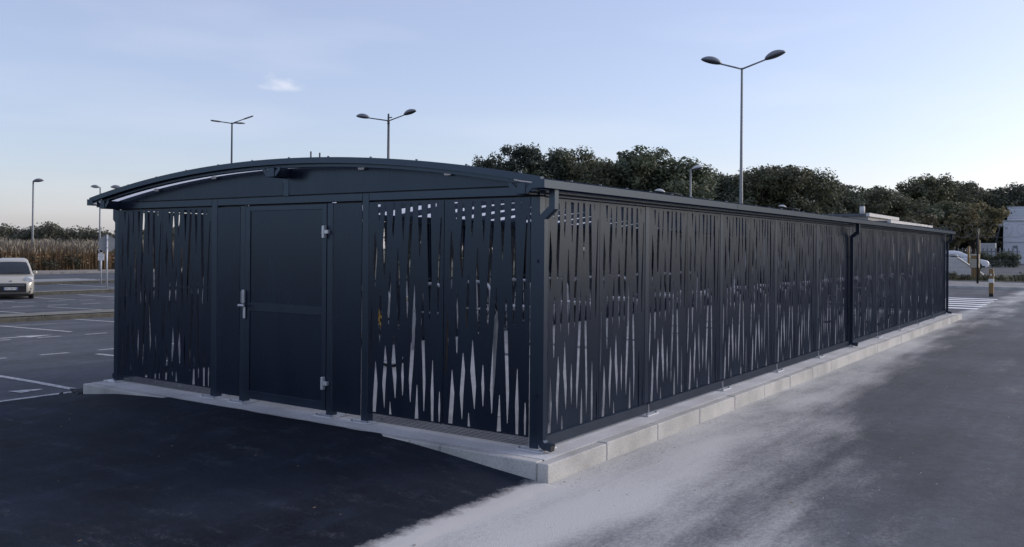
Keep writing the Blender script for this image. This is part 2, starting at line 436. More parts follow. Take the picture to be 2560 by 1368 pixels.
class MB:
    """collects vertices and faces, then links them as one mesh object"""

    def __init__(self):
        self.v, self.f, self.sm = [], [], []

    def add(self, vs, fs, smooth=False):
        o = len(self.v)
        self.v += [tuple(p) for p in vs]
        for q in fs:
            self.f.append(tuple(i + o for i in q)); self.sm.append(smooth)
        return self

    def box(self, x0, x1, y0, y1, z0, z1, bev=0.0):
        x0, x1 = sorted((x0, x1)); y0, y1 = sorted((y0, y1)); z0, z1 = sorted((z0, z1))
        if bev:
            b = min(bev, (x1 - x0) / 2.2, (y1 - y0) / 2.2, (z1 - z0) / 2.2)
            bm = bmesh.new()
            bmesh.ops.create_cube(bm, size=1)
            for w in bm.verts:
                w.co = ((x0 + x1) / 2 + w.co.x * (x1 - x0), (y0 + y1) / 2 + w.co.y * (y1 - y0), (z0 + z1) / 2 + w.co.z * (z1 - z0))
            bmesh.ops.bevel(bm, geom=list(bm.edges), offset=b, segments=1, affect='EDGES')
            return self.bm(bm)
        return self.add([(x0, y0, z0), (x1, y0, z0), (x1, y1, z0), (x0, y1, z0), (x0, y0, z1), (x1, y0, z1), (x1, y1, z1), (x0, y1, z1)],
                        [(0, 3, 2, 1), (4, 5, 6, 7), (0, 1, 5, 4), (1, 2, 6, 5), (2, 3, 7, 6), (3, 0, 4, 7)])

    def bm(self, bm, smooth=False):
        bm.verts.index_update()
        self.add([w.co[:] for w in bm.verts], [tuple(x.index for x in q.verts) for q in bm.faces], smooth)
        bm.free()
        return self

    def tube(self, pts, rad, n=10, caps=True, smooth=True):
        pts = [Vector(p) for p in pts]
        rads = rad if isinstance(rad, (list, tuple)) else [rad] * len(pts)
        vs, fs = [], []
        ref = None
        for i, p in enumerate(pts):
            d = (pts[min(i + 1, len(pts) - 1)] - pts[max(i - 1, 0)]).normalized()
            if ref is None:
                ref = d.orthogonal().normalized()
            ref = (ref - d * ref.dot(d))
            ref = ref.normalized() if ref.length > 1e-6 else d.orthogonal().normalized()
            bi = d.cross(ref)
            for k in range(n):
                a = 2 * math.pi * k / n
                vs.append(p + (ref * math.cos(a) + bi * math.sin(a)) * rads[i])
        for i in range(len(pts) - 1):
            for k in range(n):
                fs.append((i * n + k, i * n + (k + 1) % n, (i + 1) * n + (k + 1) % n, (i + 1) * n + k))
        self.add(vs, fs, smooth)
        if caps:
            self.add(vs[:n], [tuple(range(n - 1, -1, -1))])
            self.add(vs[-n:], [tuple(range(n))])
        return self

    def ring(self, c, R, r, axis, N=28, n=6):
        c = Vector(c); axis = Vector(axis).normalized(); a = axis.orthogonal().normalized(); b = axis.cross(a)
        vs, fs = [], []
        for i in range(N):
            t = 2 * math.pi * i / N
            o = a * math.cos(t) + b * math.sin(t)
            for k in range(n):
                s = 2 * math.pi * k / n
                vs.append(c + o * (R + r * math.cos(s)) + axis * r * math.sin(s))
        for i in range(N):
            for k in range(n):
                fs.append((i * n + k, ((i + 1) % N) * n + k, ((i + 1) % N) * n + (k + 1) % n, i * n + (k + 1) % n))
        return self.add(vs, fs, True)

    def prism(self, poly, axis, a, b):
        """extrude a 2-D polygon along an axis: 'x' takes (y,z), 'y' takes (x,z), 'z' takes (x,y)"""
        def P(p, t):
            return {'x': (t, p[0], p[1]), 'y': (p[0], t, p[1]), 'z': (p[0], p[1], t)}[axis]
        n = len(poly)
        vs = [P(p, a) for p in poly] + [P(p, b) for p in poly]
        fs = [tuple(range(n - 1, -1, -1)), tuple(range(n, 2 * n))] + [(i, (i + 1) % n, (i + 1) % n + n, i + n) for i in range(n)]
        return self.add(vs, fs)

    def loft(self, rings, caps=True, smooth=True):
        n = len(rings[0]); vs = [p for r in rings for p in r]; fs = []
        for i in range(len(rings) - 1):
            for k in range(n):
                fs.append((i * n + k, i * n + (k + 1) % n, (i + 1) * n + (k + 1) % n, (i + 1) * n + k))
        self.add(vs, fs, smooth)
        if caps:
            self.add(rings[0], [tuple(range(n - 1, -1, -1))]); self.add(rings[-1], [tuple(range(n))])
        return self

    def mesh(self, name, mat):
        me = bpy.data.meshes.new(name)
        me.from_pydata(self.v, [], self.f)
        me.polygons.foreach_set('use_smooth', self.sm)
        bm = bmesh.new(); bm.from_mesh(me)
        bmesh.ops.remove_doubles(bm, verts=bm.verts, dist=1e-6)
        bmesh.ops.recalc_face_normals(bm, faces=bm.faces)
        bm.to_mesh(me); bm.free()
        me.materials.append(MAT[mat])
        return me

    def build(self, name, mat, parent=None):
        return link(name, self.mesh(name, mat), parent)

    def each(self, name, mat, parent=None):
        """link every connected piece as an object of its own"""
        par = list(range(len(self.v)))

        def root(i):
            while par[i] != i:
                par[i] = par[par[i]]; i = par[i]
            return i
        for q in self.f:
            for i in q[1:]:
                par[root(i)] = root(q[0])
        # capped ends repeat their rim: weld by position
        seen = {}
        for i, w in enumerate(self.v):
            k = tuple(round(c, 5) for c in w)
            if k in seen: par[root(i)] = root(seen[k])
            else: seen[k] = i
        groups = {}
        for q, s in zip(self.f, self.sm):
            groups.setdefault(root(q[0]), []).append((q, s))
        out = []
        for fs in groups.values():
            m = MB()
            idx = {}
            for q, s in fs:
                for i in q:
                    if i not in idx:
                        idx[i] = len(m.v); m.v.append(self.v[i])
                m.f.append(tuple(idx[i] for i in q)); m.sm.append(s)
            out.append(m.build(name, mat, parent))
        return out

    def raw(self, name, mat, parent=None):
        me = bpy.data.meshes.new(name)
        me.from_pydata(self.v, [], self.f)
        me.materials.append(MAT[mat])
        return link(name, me, parent)


def link(name, data, parent=None):
    o = bpy.data.objects.new(name, data)
    COL.objects.link(o)
    if parent:
        o.parent = parent
    return o


def thing(name, label, cat, loc=(0, 0, 0), rz=0.0, group=None):
    o = bpy.data.objects.new(name, None)
    o.empty_display_size = 0.2
    COL.objects.link(o)
    o.location = loc; o.rotation_euler = (0, 0, rz)
    return tag(o, label, cat, group)


def tag(o, label, cat, group=None):
    o['label'] = label; o['category'] = cat
    if group:
        o['group'] = group
    return o


def struct(o):
    o['kind'] = 'structure'
    return o


def stuff(o, label=None, cat=None):
    o['kind'] = 'stuff'
    if label:
        o['label'] = label; o['category'] = cat
    return o


def copy_tree(o, parent=None):
    c = o.copy(); COL.objects.link(c); c.parent = parent
    for ch in list(o.children):
        copy_tree(ch, c)
    return c


def ss(a, b, x):
    t = min(1.0, max(0.0, (x - a) / (b - a)))
    return t * t * (3 - 2 * t)


def ground_h(x, y):
    """lie of the land: level round the shelter, falling gently to the car park, a low bank far right"""
    t = -.89 * (x + 6.5) + .45 * (y + .3)
    lin = min(30.0, max(0.0, t - 1.5))
    return -.15 - .018 * lin * ss(0, 1, (-6.3 - x) / 4) + .45 * ss(50, 62, y) * ss(-14, -6, x)


def ordinal(i):
    return ['first', 'second', 'third', 'fourth', 'fifth', 'sixth', 'seventh', 'eighth', 'ninth', 'tenth', 'eleventh', 'twelfth', 'thirteenth', 'fourteenth', 'fifteenth', 'sixteenth', 'seventeenth', 'eighteenth', 'nineteenth', 'twentieth', 'twenty-first'][i]

# ------------------------------------------------------------------ ground
def sheet(name, xs, ys, zf, mat, parent=None):
    nx, ny = len(xs), len(ys)
    vs = [(x, y, zf(x, y)) for y in ys for x in xs]
    fs = [(j * nx + i, j * nx + i + 1, (j + 1) * nx + i + 1, (j + 1) * nx + i) for j in range(ny - 1) for i in range(nx - 1)]
    m = MB(); m.v = vs; m.f = fs
    o = m.raw(name, mat, parent)
    o.data.polygons.foreach_set('use_smooth', [True] * len(o.data.polygons))
    return o


def lin(a, b, n):
    return [a + (b - a) * i / n for i in range(n + 1)]


struct(sheet('ground', [-1500, -600, -250] + lin(-150, 60, 70) + [250, 600, 1500], [-600, -200] + lin(-60, 160, 74) + [400, 900, 1800],
             lambda x, y: ground_h(x, y) - 0.03, 'far_ground'))
car_park = struct(sheet('car_park', lin(-67.5, 16, 84), lin(-16, 43.0, 60), ground_h, 'old_asphalt'))
struct(sheet('far_parking', lin(-16, 14, 20), lin(58.5, 125, 34), lambda x, y: ground_h(x, y) + .004, 'old_asphalt'))


def patch_front(x):
    k = [(-6.6, -.146), (-6.21, -.12), (-5.55, -.05), (-5.0, -.02), (-4.5, 0.003), (-2.0, 0.003), (-1.5, 0.0), (-1.1, -.02), (-.75, -.05), (-.18, -.11), (.2, -.145), (.5, -.146)]
    for (a, za), (b, zb) in zip(k, k[1:]):
        if a <= x <= b:
            return za + (zb - za) * (x - a) / (b - a)
    return -.146


def make_patch():
    xs = lin(-6.6, .32, 136) + [.36, .40, .44]; ys = [-.315 - .03 * i for i in range(8)] + lin(-.6, -2.2, 30) + lin(-2.3, -9, 24)
    vs = []
    for j, y in enumerate(ys):
        for x in xs:
            hf = patch_front(x)
            z = -.146 + (hf + .146) * (1 - ss(0, 1.55, -.31 - y))
            n = noise.noise(Vector((x * 1.7, y * 1.7, 0))) * .004 + noise.noise(Vector((x * 9, y * 9, 3))) * .0015 + .006
            edge = min(1, max(0, (-.31 - y) / .15))
            yy = y; xx = x
            if j == 0:   # ragged edge trowelled a little over the kerb where it is flush
                if hf > -.004:
                    yy = -.30 + .03 * noise.noise(Vector((x * 3.1, 0, 7)))
                    z = .005
                else:
                    yy = -.331
            w = .055 * noise.noise(Vector((y * 2.3, 4.2, 1))) + .03 * noise.noise(Vector((y * 11, 1.2, 1)))
            z -= .0045 * ss(.32, .44, x)
            if x > .315 and y > -.36:
                xx_lim = .3
            else:
                xx_lim = 9
            xx = x + w * ss(-.8, .3, x) * ss(-.35, -.6, y) + w * ss(-5.9, -6.6, x)
            xx = min(xx, xx_lim) if y > -.36 else xx
            side = ss(.44, .30, x) * ss(-6.6, -6.5, x)
            vs.append((xx, yy, z + n * edge * side - .002 * (1 - side) * 0))
    nx = len(xs)
    fs = [(j * nx + i, (j + 1) * nx + i, (j + 1) * nx + i + 1, j * nx + i + 1) for j in range(len(ys) - 1) for i in range(nx - 1)]
    m = MB(); m.v = vs; m.f = fs
    o = m.raw('fresh_asphalt_patch', 'fresh_asphalt')
    o.data.polygons.foreach_set('use_smooth', [True] * len(o.data.polygons))
    o.data.update()
    struct(o)
    return o


make_patch()


def mark(name, x0, x1, y0, y1, mat='road_paint', dz=.005, worn=0.0):
    """painted strip draped on the car park"""
    x0, x1 = sorted((x0, x1)); y0, y1 = sorted((y0, y1))
    nx, ny = max(1, int((x1 - x0) / .5)), max(1, int((y1 - y0) / .5))
    return sheet(name, lin(x0, x1, nx), lin(y0, y1, ny), lambda x, y: ground_h(x, y) + dz, mat, car_park)


# stall lines on the near side (the shelter takes up the stalls next to them)
mark('parking_line', -6.68, -6.6, -7.5, -.25)
for y in (-2.58, -.13, 2.28, 4.73, 7.2):
    mark('parking_line', -10.5, -6.85, y - .05, y + .05)
for y in (2.15, 4.62, 7.07, 9.5, 12.0, 14.5, -.3):
    mark('parking_line', -19.9, -15.6, y - .05, y + .05)
for y in (5.3, 7.75, 10.2, 12.7, 15.2):
    mark('parking_line', -27.4, -22.4, y - .05, y + .05)
for i in range(-8, 24):
    mark('lane_dash', -11.15, -11.05, 1.62 + 1.04 * i, 2.12 + 1.04 * i)
    if -4 < i < 22:
        mark('lane_dash', -14.68, -14.58, 1.31 + 1.03 * i, 1.81 + 1.03 * i)
for i in range(-2, 14):
    mark('lane_dash', -28.6, -28.45, 8.3 + 1.25 * i, 9.05 + 1.25 * i)
    mark('lane_dash', -31.9, -31.75, 8.8 + 1.25 * i, 9.5 + 1.25 * i)
for y in (11.5, 14.0, 16.5):
    mark('parking_line', -36.8, -32.4, y - .06, y + .06)
mark('parking_line', -40.8, -40.5, 17.6, 19.6)
mark('parking_line', -52.6, -41.5, 21.6, 21.75)
# direction arrow and a worn stub of an older one
ar = MB()
for poly in ([(-15.16, 2.6), (-15.02, 2.6), (-15.02, 3.35), (-15.16, 3.35)], [(-15.36, 3.3), (-14.82, 3.3), (-15.09, 3.95)]):
    ar.add([(x, y, ground_h(x, y) + .006) for x, y in poly], [tuple(range(len(poly)))])
ar.raw('direction_arrow', 'road_paint', car_park)
ar = MB()
poly = [(-7.3, -.70), (-7.05, -.66), (-7.1, -.36), (-7.17, -.38)]
ar.add([(x, y, ground_h(x, y) + .006) for x, y in poly], [(0, 1, 2, 3)])
ar.raw('worn_arrow', 'road_paint', car_park)
# pedestrian crossings: one far off among the islands, one by the yellow bollard
for i in range(7):
    mark('crossing_stripe', -56.5 + i * 1.0, -56.0 + i * 1.0, 22.6, 27.4)
for i in range(6):
    y0 = 25.2 + i * 1.36
    mark('crossing_stripe', -3.6, .08 - .035 * i * 1.0, y0, y0 + .56, 'fresh_road_paint')


def island(x0, x1, y0, y1, hgt=.12):
    """raised traffic island: weathered kerb all round, rough paving on top"""
    ys = lin(y0, y1, int((y1 - y0) / 1.0))
    prof = [(x1, -.05), (x1, hgt - .03), (x1 - .03, hgt), (x0 + .03, hgt), (x0, hgt - .03), (x0, -.05)]
    m = MB()
    rings = []
    for y in ys:
        rings.append([(px + noise.noise(Vector((px, y * 2, 1))) * .012, y, ground_h(px, y) + pz + (noise.noise(Vector((px * 3, y * 1.7, 5))) * .018 if pz > .05 else 0)) for px, pz in prof])
    m.loft(rings, True, False)
    o = struct(m.build('traffic_island', 'moss_kerb'))
    t = sheet('island_paving', lin(x0 + .16, x1 - .16, 3), ys, lambda x, y: ground_h(x, y) + hgt + .022, 'island_top', o)
    return o


island(-21.7, -20.0, -12, 22)
island(-38.8, -37.4, 6, 23)
island(-50.0, -48.4, 12, 30)
# pavement and kerb on the far side of the car park, in front of the reeds
m = MB(); m.box(-72.5, -67.5, -16, 60, -.95, -.53); struct(m.build('pavement', 'pale_gravel'))
m = MB(); m.box(-67.5, -67.2, -16, 60, -.95, -.52, .02); struct(m.build('kerb', 'pavement_concrete'))
# pavement beyond the crossing on the right, with its kerb and a grassy verge behind
m = MB(); m.box(-16, 16, 43.0, 50.4, -.5, -.02); struct(m.build('pavement', 'pavement_concrete'))
for i in range(16):
    m = MB(); m.box(-16 + 2 * i, -14.01 + 2 * i, 42.8, 42.995, -.5, -.025 + .004 * (i % 2), .012)
    o = m.build('kerb_stone', 'kerb_concrete'); struct(o)
m = MB(); m.box(-16, 16, 50.4, 50.6, -.5, .03, .02); struct(m.build('kerb', 'pavement_concrete'))
struct(sheet('verge', lin(-16, 16, 20), lin(50.6, 58.5, 10), lambda x, y: max(ground_h(x, y), -.06) + .03 + .04 * noise.noise(Vector((x, y, 0))), 'far_ground'))

# ------------------------------------------------------------------ concrete base of the shelter
m = MB(); m.box(-6.17, .209, -.225, 20.3, -.4, 0.0)
slab = struct(m.build('concrete_slab', 'slab_concrete'))
fj = [.205, -.765, -1.1, -2.1, -3.1, -4.1, -5.1, -6.27]
rng = random.Random(3)
for a, b in zip(fj, fj[1:]):
    m = MB(); m.box(b + .0025, a - .0025, -.33 + rng.uniform(-.002, .002), -.231, -.4, -.001 + rng.uniform(-.003, .002), .008)
    m.build('kerb_stone', 'kerb_concrete', slab)
y = -.345
k = 0
while y < 20.3:
    ln = .94 if k == 0 else 1.0
    m = MB(); m.box(.214, .314 + rng.uniform(-.003, .003), y + .003, min(y + ln, 20.4) - .003, -.4, -.001 + rng.uniform(-.004, .003), .008)
    m.build('kerb_stone', 'kerb_concrete', slab)
    y += ln; k += 1
y = -.228
while y < 20.3:
    m = MB(); m.box(-6.27, -6.175, y + .003, y + .997, -.4, -.001 + rng.uniform(-.003, .002), .008)
    m.build('kerb_stone', 'kerb_concrete', slab)
    y += 1.0
m = MB(); m.box(.2045, .2145, -.32, 20.3, -.3, -.012); m.box(-6.26, .208, -.232, -.224, -.3, -.012)
m.build('joint_filler', 'mortar', slab)
# broken asphalt left at the end of the kerb by the parking bay
m = MB()
for i in range(70):
    c = Vector((-6.32 - abs(rng.gauss(0, .14)), -.22 + rng.gauss(0, .10), -.148)); r = rng.uniform(.012, .05)
    c.z += r * .5 * max(0, 1 - (c - Vector((-6.34, -.22, -.148))).length / .35)
    pts = [c + Vector((rng.uniform(-1, 1), rng.uniform(-1, 1), rng.uniform(-.3, .9))) * r for _ in range(6)]
    bm = bmesh.new()
    for q in pts: bm.verts.new(q)
    bmesh.ops.convex_hull(bm, input=bm.verts)
    m.bm(bm)
stuff(m.raw('broken_asphalt', 'broken_asphalt'), 'heap of broken asphalt bits at the left end of the kerb', 'rubble')
# crumbs of dried mortar along the foot of the kerb and on the new asphalt
m = MB()
for i in range(420):
    y = -.3 + rng.random() ** 1.6 * 9
    x = .33 + abs(rng.gauss(0, .16)) if i < 260 else rng.uniform(.4, 3.2)
    r = rng.uniform(.002, .007)
    z = ground_h(x, y) + r * .4 if x > .32 else -.146 + (patch_front(x) + .146) * (1 - ss(0, 1.55, -.31 - y)) + r * .5 + .004
    c = Vector((x, y, z))
    pts = [c + Vector((rng.uniform(-1, 1), rng.uniform(-1, 1), rng.uniform(-.3, 1))) * r * 1.6 for _ in range(4)]
    m.add(pts, [(0, 1, 2), (0, 2, 3), (0, 3, 1), (1, 3, 2)])
stuff(m.raw('mortar_crumbs', 'kerb_concrete'), 'pale crumbs of dried mortar scattered along the foot of the kerb', 'rubble')

# ------------------------------------------------------------------ the bicycle shelter
SLOTS = [[(0.111, 2.057), (0.149, 2.056), (0.139, 1.905), (0.131, 1.906)], [(0.207, 2.037), (0.219, 2.037), (0.237, 1.839), (0.21, 1.397), (0.193, 1.396), (0.175, 1.594)], [(0.077, 1.803), (0.082, 1.803), (0.111, 1.601), (0.089, 1.295), (0.084, 1.295), (0.061, 1.494)], [(0.313, 2.059), (0.33, 2.058), (0.328, 1.943), (0.312, 1.746), (0.307, 1.746), (0.296, 1.814)], [(0.406, 2.057), (0.459, 2.055), (0.437, 1.71), (0.43, 1.71)], [(0.519, 2.058), (0.542, 2.057), (0.549, 1.956), (0.503, 1.183), (0.489, 0.968), (0.48, 0.968), (0.466, 1.182)], [(0.614, 2.058), (0.648, 2.057), (0.657, 1.875), (0.636, 1.559), (0.628, 1.559), (0.608, 1.955)], [(0.727, 2.055), (0.754, 2.055), (0.764, 1.874), (0.777, 1.37), (0.759, 1.015), (0.75, 1.015), (0.74, 1.232), (0.716, 1.867)], [(0.814, 2.058), (0.824, 2.058), (0.827, 2.037), (0.824, 2.001), (0.816, 2.001)], [(0.877, 1.924), (0.886, 1.924), (0.888, 1.888), (0.867, 1.307), (0.855, 1.032), (0.846, 1.032), (0.839, 1.314)], [(0.366, 1.649), (0.373, 1.649), (0.405, 1.219), (0.403, 1.046), (0.391, 0.907), (0.383, 0.906), (0.35, 1.265)], [(0.269, 1.423), (0.275, 1.423), (0.286, 1.304), (0.273, 1.059), (0.264, 0.942), (0.257, 0.942), (0.245, 1.046)], [(0.571, 1.319), (0.577, 1.319), (0.595, 1.004), (0.566, 0.572), (0.546, 0.363), (0.538, 0.251), (0.53, 0.25), (0.514, 0.454), (0.551, 1.014)], [(0.673, 1.241), (0.679, 1.242), (0.695, 0.924), (0.708, 0.585), (0.714, 0.442), (0.701, 0.186), (0.692, 0.185), (0.674, 0.615), (0.654, 0.968)], [(0.149, 1.25), (0.156, 1.25), (0.179, 1.059), (0.166, 0.911), (0.156, 0.733), (0.147, 0.732), (0.127, 0.97)], [(0.04, 1.077), (0.046, 1.078), (0.06, 0.937), (0.046, 0.657), (0.032, 0.523), (0.023, 0.522), (0.021, 0.655)], [(0.096, 0.583), (0.103, 0.583), (0.128, 0.379), (0.108, 0.112), (0.06, 0.111)], [(0.216, 0.739), (0.224, 0.74), (0.245, 0.587), (0.229, 0.385), (0.218, 0.164), (0.211, 0.164), (0.186, 0.381)], [(0.321, 0.858), (0.328, 0.858), (0.356, 0.565), (0.366, 0.466), (0.353, 0.268), (0.345, 0.268), (0.301, 0.592)], [(0.434, 0.653), (0.442, 0.654), (0.455, 0.469), (0.444, 0.301), (0.436, 0.3), (0.421, 0.491)], [(0.61, 0.414), (0.618, 0.415), (0.633, 0.109), (0.588, 0.105)], [(0.792, 0.65), (0.798, 0.65), (0.812, 0.321), (0.809, 0.107), (0.782, 0.106), (0.774, 0.361)], [(0.872, 0.377), (0.88, 0.378), (0.888, 0.259), (0.883, 0.111), (0.87, 0.11), (0.864, 0.236)], [(0.282, 0.227), (0.29, 0.227), (0.306, 0.111), (0.275, 0.11)]]
PW, PZ0, PZ1 = 0.911, 0.094, 2.077
BAY = 1.984
LEN = 10 * BAY
XL, XC = -6.172, -3.086


def zroof(x):
    return 2.512 - .307 * ((x - XC) / 3.29) ** 2


def panel_mesh():
    """a steel sheet with tapered slots cut right through it"""
    pts = [(0, PZ0), (PW, PZ0), (PW, PZ1), (0, PZ1)]
    loops = [[0, 1, 2, 3]]
    for s in SLOTS:
        a = sum(p[0] * q[1] - q[0] * p[1] for p, q in zip(s, s[1:] + s[:1]))
        s = s if a < 0 else s[::-1]
        o = len(pts)
        pts += [(u - .003, z) for u, z in s]
        loops.append(list(range(o, o + len(s))))
    edges = [(l[i], l[(i + 1) % len(l)]) for l in loops for i in range(len(l))]
    vo, eo, fo, *_ = geometry.delaunay_2d_cdt([Vector(p) for p in pts], edges, [], 0, 1e-6)
    import collections

    def inside(p, poly):
        c = False
        for (x0, y0), (x1, y1) in zip(poly, poly[1:] + poly[:1]):
            if (y0 > p[1]) != (y1 > p[1]) and p[0] < (x1 - x0) * (p[1] - y0) / (y1 - y0) + x0:
                c = not c
        return c
    polys = [[pts[i] for i in l] for l in loops[1:]]
    keep = []
    for f in fo:
        c = (sum(vo[i].x for i in f) / 3, sum(vo[i].y for i in f) / 3)
        if not any(inside(c, q) for q in polys):
            keep.append(tuple(f))
    th = .003
    n = len(vo)
    vs = [(v.x, 0, v.y) for v in vo] + [(v.x, th, v.y) for v in vo]
    fs = list(keep) + [tuple(i + n for i in reversed(f)) for f in keep]
    cnt = collections.Counter()
    dirs = {}
    for f in keep:
        for a, b in ((f[0], f[1]), (f[1], f[2]), (f[2], f[0])):
            e = (min(a, b), max(a, b)); cnt[e] += 1; dirs[e] = (a, b)
    for e, c in cnt.items():
        if c == 1:
            a, b = dirs[e]
            fs.append((b, a, a + n, b + n))
    me = bpy.data.meshes.new('slotted_panel')
    me.from_pydata(vs, [], fs)
    bm = bmesh.new(); bm.from_mesh(me); bmesh.ops.recalc_face_normals(bm, faces=bm.faces); bm.to_mesh(me); bm.free()
    me.materials.append(MAT['anthracite'])
    return me


shelter = thing('bicycle_shelter', 'long anthracite metal bicycle shelter with slotted panels and curved roof', 'shelter', (0, 0, 0))
PANEL = panel_mesh()


def panel(x, y, rz, width):
    o = link('slotted_panel', PANEL, shelter)
    o.location = (x, y, 0); o.rotation_euler = (0, 0, rz); o.scale = (width / PW, 1, 1)
    return o


BOLT = MB().tube([(0, 0, 0), (0, 0, .016)], .009, 6, True, False).mesh('anchor_bolt', 'galv_dull')
SCREW = MB().tube([(0, 0, 0), (0, 0, .014)], .012, 6, True, False).mesh('cap_screw', 'galv_dull')


def post(x0, x1, y0, y1, z1, px=None, py=None):
    """square steel post on a bolted galvanised base plate"""
    m = MB(); m.box(x0, x1, y0, y1, .008, z1, .004)
    o = m.build('post', 'anthracite_trim', shelter)
    cx, cy = (x0 + x1) / 2, (y0 + y1) / 2
    m = MB(); m.box(cx - .125, cx + .125, cy - .125, cy + .125, .0015, .013, .002)
    pl = m.build('base_plate', 'galvanised', o)
    for sx in (-.1, .1):
        for sy in (-.1, .1):
            b_ = link('anchor_bolt', BOLT, o); b_.location = (cx + sx, cy + sy, .012)
    return o


# ---- front (door) end
ZR = 2.165
post(-.088, 0, .0, .088, 2.083)
post(-2.006, -1.923, .0, .083, ZR)
post(-2.48, -2.402, .0, .08, 2.083)
post(-3.799, -3.72, .0, .08, 2.083)
post(-4.287, -4.193, .0, .083, ZR)
post(XL, -6.09, .0, .088, 2.083)
for x in (-1.003, -1.919, -5.196, -6.103 + .015):
    panel(x, .003, 0, .909 if x > -5.5 else .888)
for x in (-1.0065, -5.199):
    m = MB(); m.box(x - .02, x + .02, .012, .045, .1, 2.08); m.build('seam_shade_strip', 'ink_and_shade_black', shelter)  # black strip added behind the seam, its colour stands in for gap shade
for x0, x1 in ((-1.92, -.09), (-2.4, -2.01), (-3.72, -2.485), (-4.19, -3.803), (-6.08, -4.291)):
    m = MB(); m.box(x0, x1, .046, .07, 2.058, 2.0925); m.build('head_shade_strip', 'ink_and_shade_black', shelter)  # added black backing, paints the shade in the groove below the top rail
for x0, x1 in ((-3.046, -.0), (XL, -3.126)):
    m = MB(); m.box(x0, x1, .03, .06, ZR + .001, ZR + .03); m.build('gable_shade_strip', 'ink_and_shade_black', shelter)  # added black backing, paints the shade in the groove under the gable
for x0, x1 in ((-2.398, -2.010), (-4.189, -3.803)):
    m = MB(); m.box(x0 + .004, x1 - .004, .004, .009, .055, 2.074); m.build('plain_panel', 'anthracite', shelter)
for x0, x1 in ((-1.919, -.0), (-4.189, -2.010), (XL, -4.291)):
    m = MB(); m.box(x0, x1, .0, .06, 2.092, ZR, .003); m.build('top_rail', 'anthracite_trim', shelter)
# perforated strips under the slotted panels
for x0, x1 in ((-1.915, -.092), (-6.08, -4.291)):
    m = MB()
    for r_ in range(6):
        z = .022 + r_ * .0125
        m.box(x0, x1, .012, .014, z, z + .0042)
    n_ = int((x1 - x0) / .0145)
    for i in range(n_):
        for r_ in range(5):
            x = x0 + (i + (.5 if r_ % 2 else 0)) * .0145
            z = .0262 + r_ * .0125
            m.box(x, x + .0052, .0125, .0135, z, z + .0083)
    m.raw('perforated_strip', 'anthracite_trim', shelter)
    m = MB()
    for xx in (x0 + .9 if x0 > -3 else x0 + 1.2, x0 + 1.62 if x0 > -3 else x0 + .75):
        m.box(xx, xx + .055, .004, .011, .062, .074, .002)
    m.each('strip_clip', 'galv_dull', shelter)

# ---- door
door = None
m = MB(); m.box(-3.713, -2.487, .006, .045, .05, 2.076)
door = m.build('door', 'anthracite', shelter)
m = MB()
for a in ((-3.713, -3.635, .05, 2.076), (-2.545, -2.487, .05, 2.076), (-3.634, -2.546, 2.024, 2.076), (-3.634, -2.546, .976, 1.066), (-3.634, -2.546, .05, .136)):
    m.box(a[0], a[1], -.003, .0055, a[2], a[3], .0025)
m.build('door_frame', 'anthracite_trim', door)
for z in (1.80, .32):
    m = MB(); m.box(-2.512, -2.482, -.047, -.002, z - .062, z + .062, .006); m.box(-2.505, -2.488, -.05, -.046, z - .03, z + .03, .002)
    m.box(-2.482, -2.435, -.04, -.001, z - .02, z + .02, .005)
    m.build('hinge', 'bright_steel', door)
lx = -3.703
m = MB(); m.box(lx - .026, lx + .012, -.045, -.003, 1.045, 1.195, .012)
lock = m.build('keypad_lock', 'bright_steel', door)
m = MB()
for i in range(7):
    m.box(lx - .02, lx + .008, -.056, -.0455, 1.065 + i * .0155, 1.0735 + i * .0155, .003)
m.box(lx - .012, lx + .002, -.049, -.0455, 1.176, 1.186, .002)
m.each('keypad_button', 'galv_dull', door)
m = MB(); m.box(lx - .045, lx + .052, -.075, -.05, 1.018, 1.043, .008); m.tube([(lx - .008, -.003, 1.03), (lx - .008, -.052, 1.03)], .012, 10)
m.build('lever_handle', 'bright_steel', door)
m = MB(); m.box(lx - .018, lx + .016, -.028, -.003, .885, 1.017, .012)
m.build('lock_body', 'bright_steel', door)
m = MB(); m.box(-3.71, -3.67, -.01, -.001, 2.079, 2.088); m.build('door_stop', 'black_plastic', door)

# ---- gable above the door end
for x0, x1 in ((-3.038, -.0), (XL, -3.134)):
    n_ = 16
    bot = [(x0 + (x1 - x0) * i / n_, ZR + .011) for i in range(n_ + 1)]
    top = [(x, zroof(x) - .064) for x, _ in reversed(bot)]
    poly = [(x, z) for x, z in bot]
    m = MB()
    nb = n_ + 1
    vs = [(x, .004, z) for x, z in bot] + [(x, .004, max(zroof(x) - .064, ZR + .014)) for x, z in bot]
    vs += [(x, .009, z) for x, _, z in vs]
    fs = []
    for i in range(n_):
        fs += [(i, i + 1, nb + i + 1, nb + i), (2 * nb + i, 3 * nb + i, 3 * nb + i + 1, 2 * nb + i + 1),
               (nb + i, nb + i + 1, 3 * nb + i + 1, 3 * nb + i), (i, 2 * nb + i, 2 * nb + i + 1, i + 1)]
    m.add(vs, fs)
    m.build('gable_panel', 'anthracite', shelter)
m = MB(); m.box(-3.126, -3.046, .0, .05, ZR + .001, 2.40, .003); m.build('gable_mullion', 'anthracite_trim', shelter)

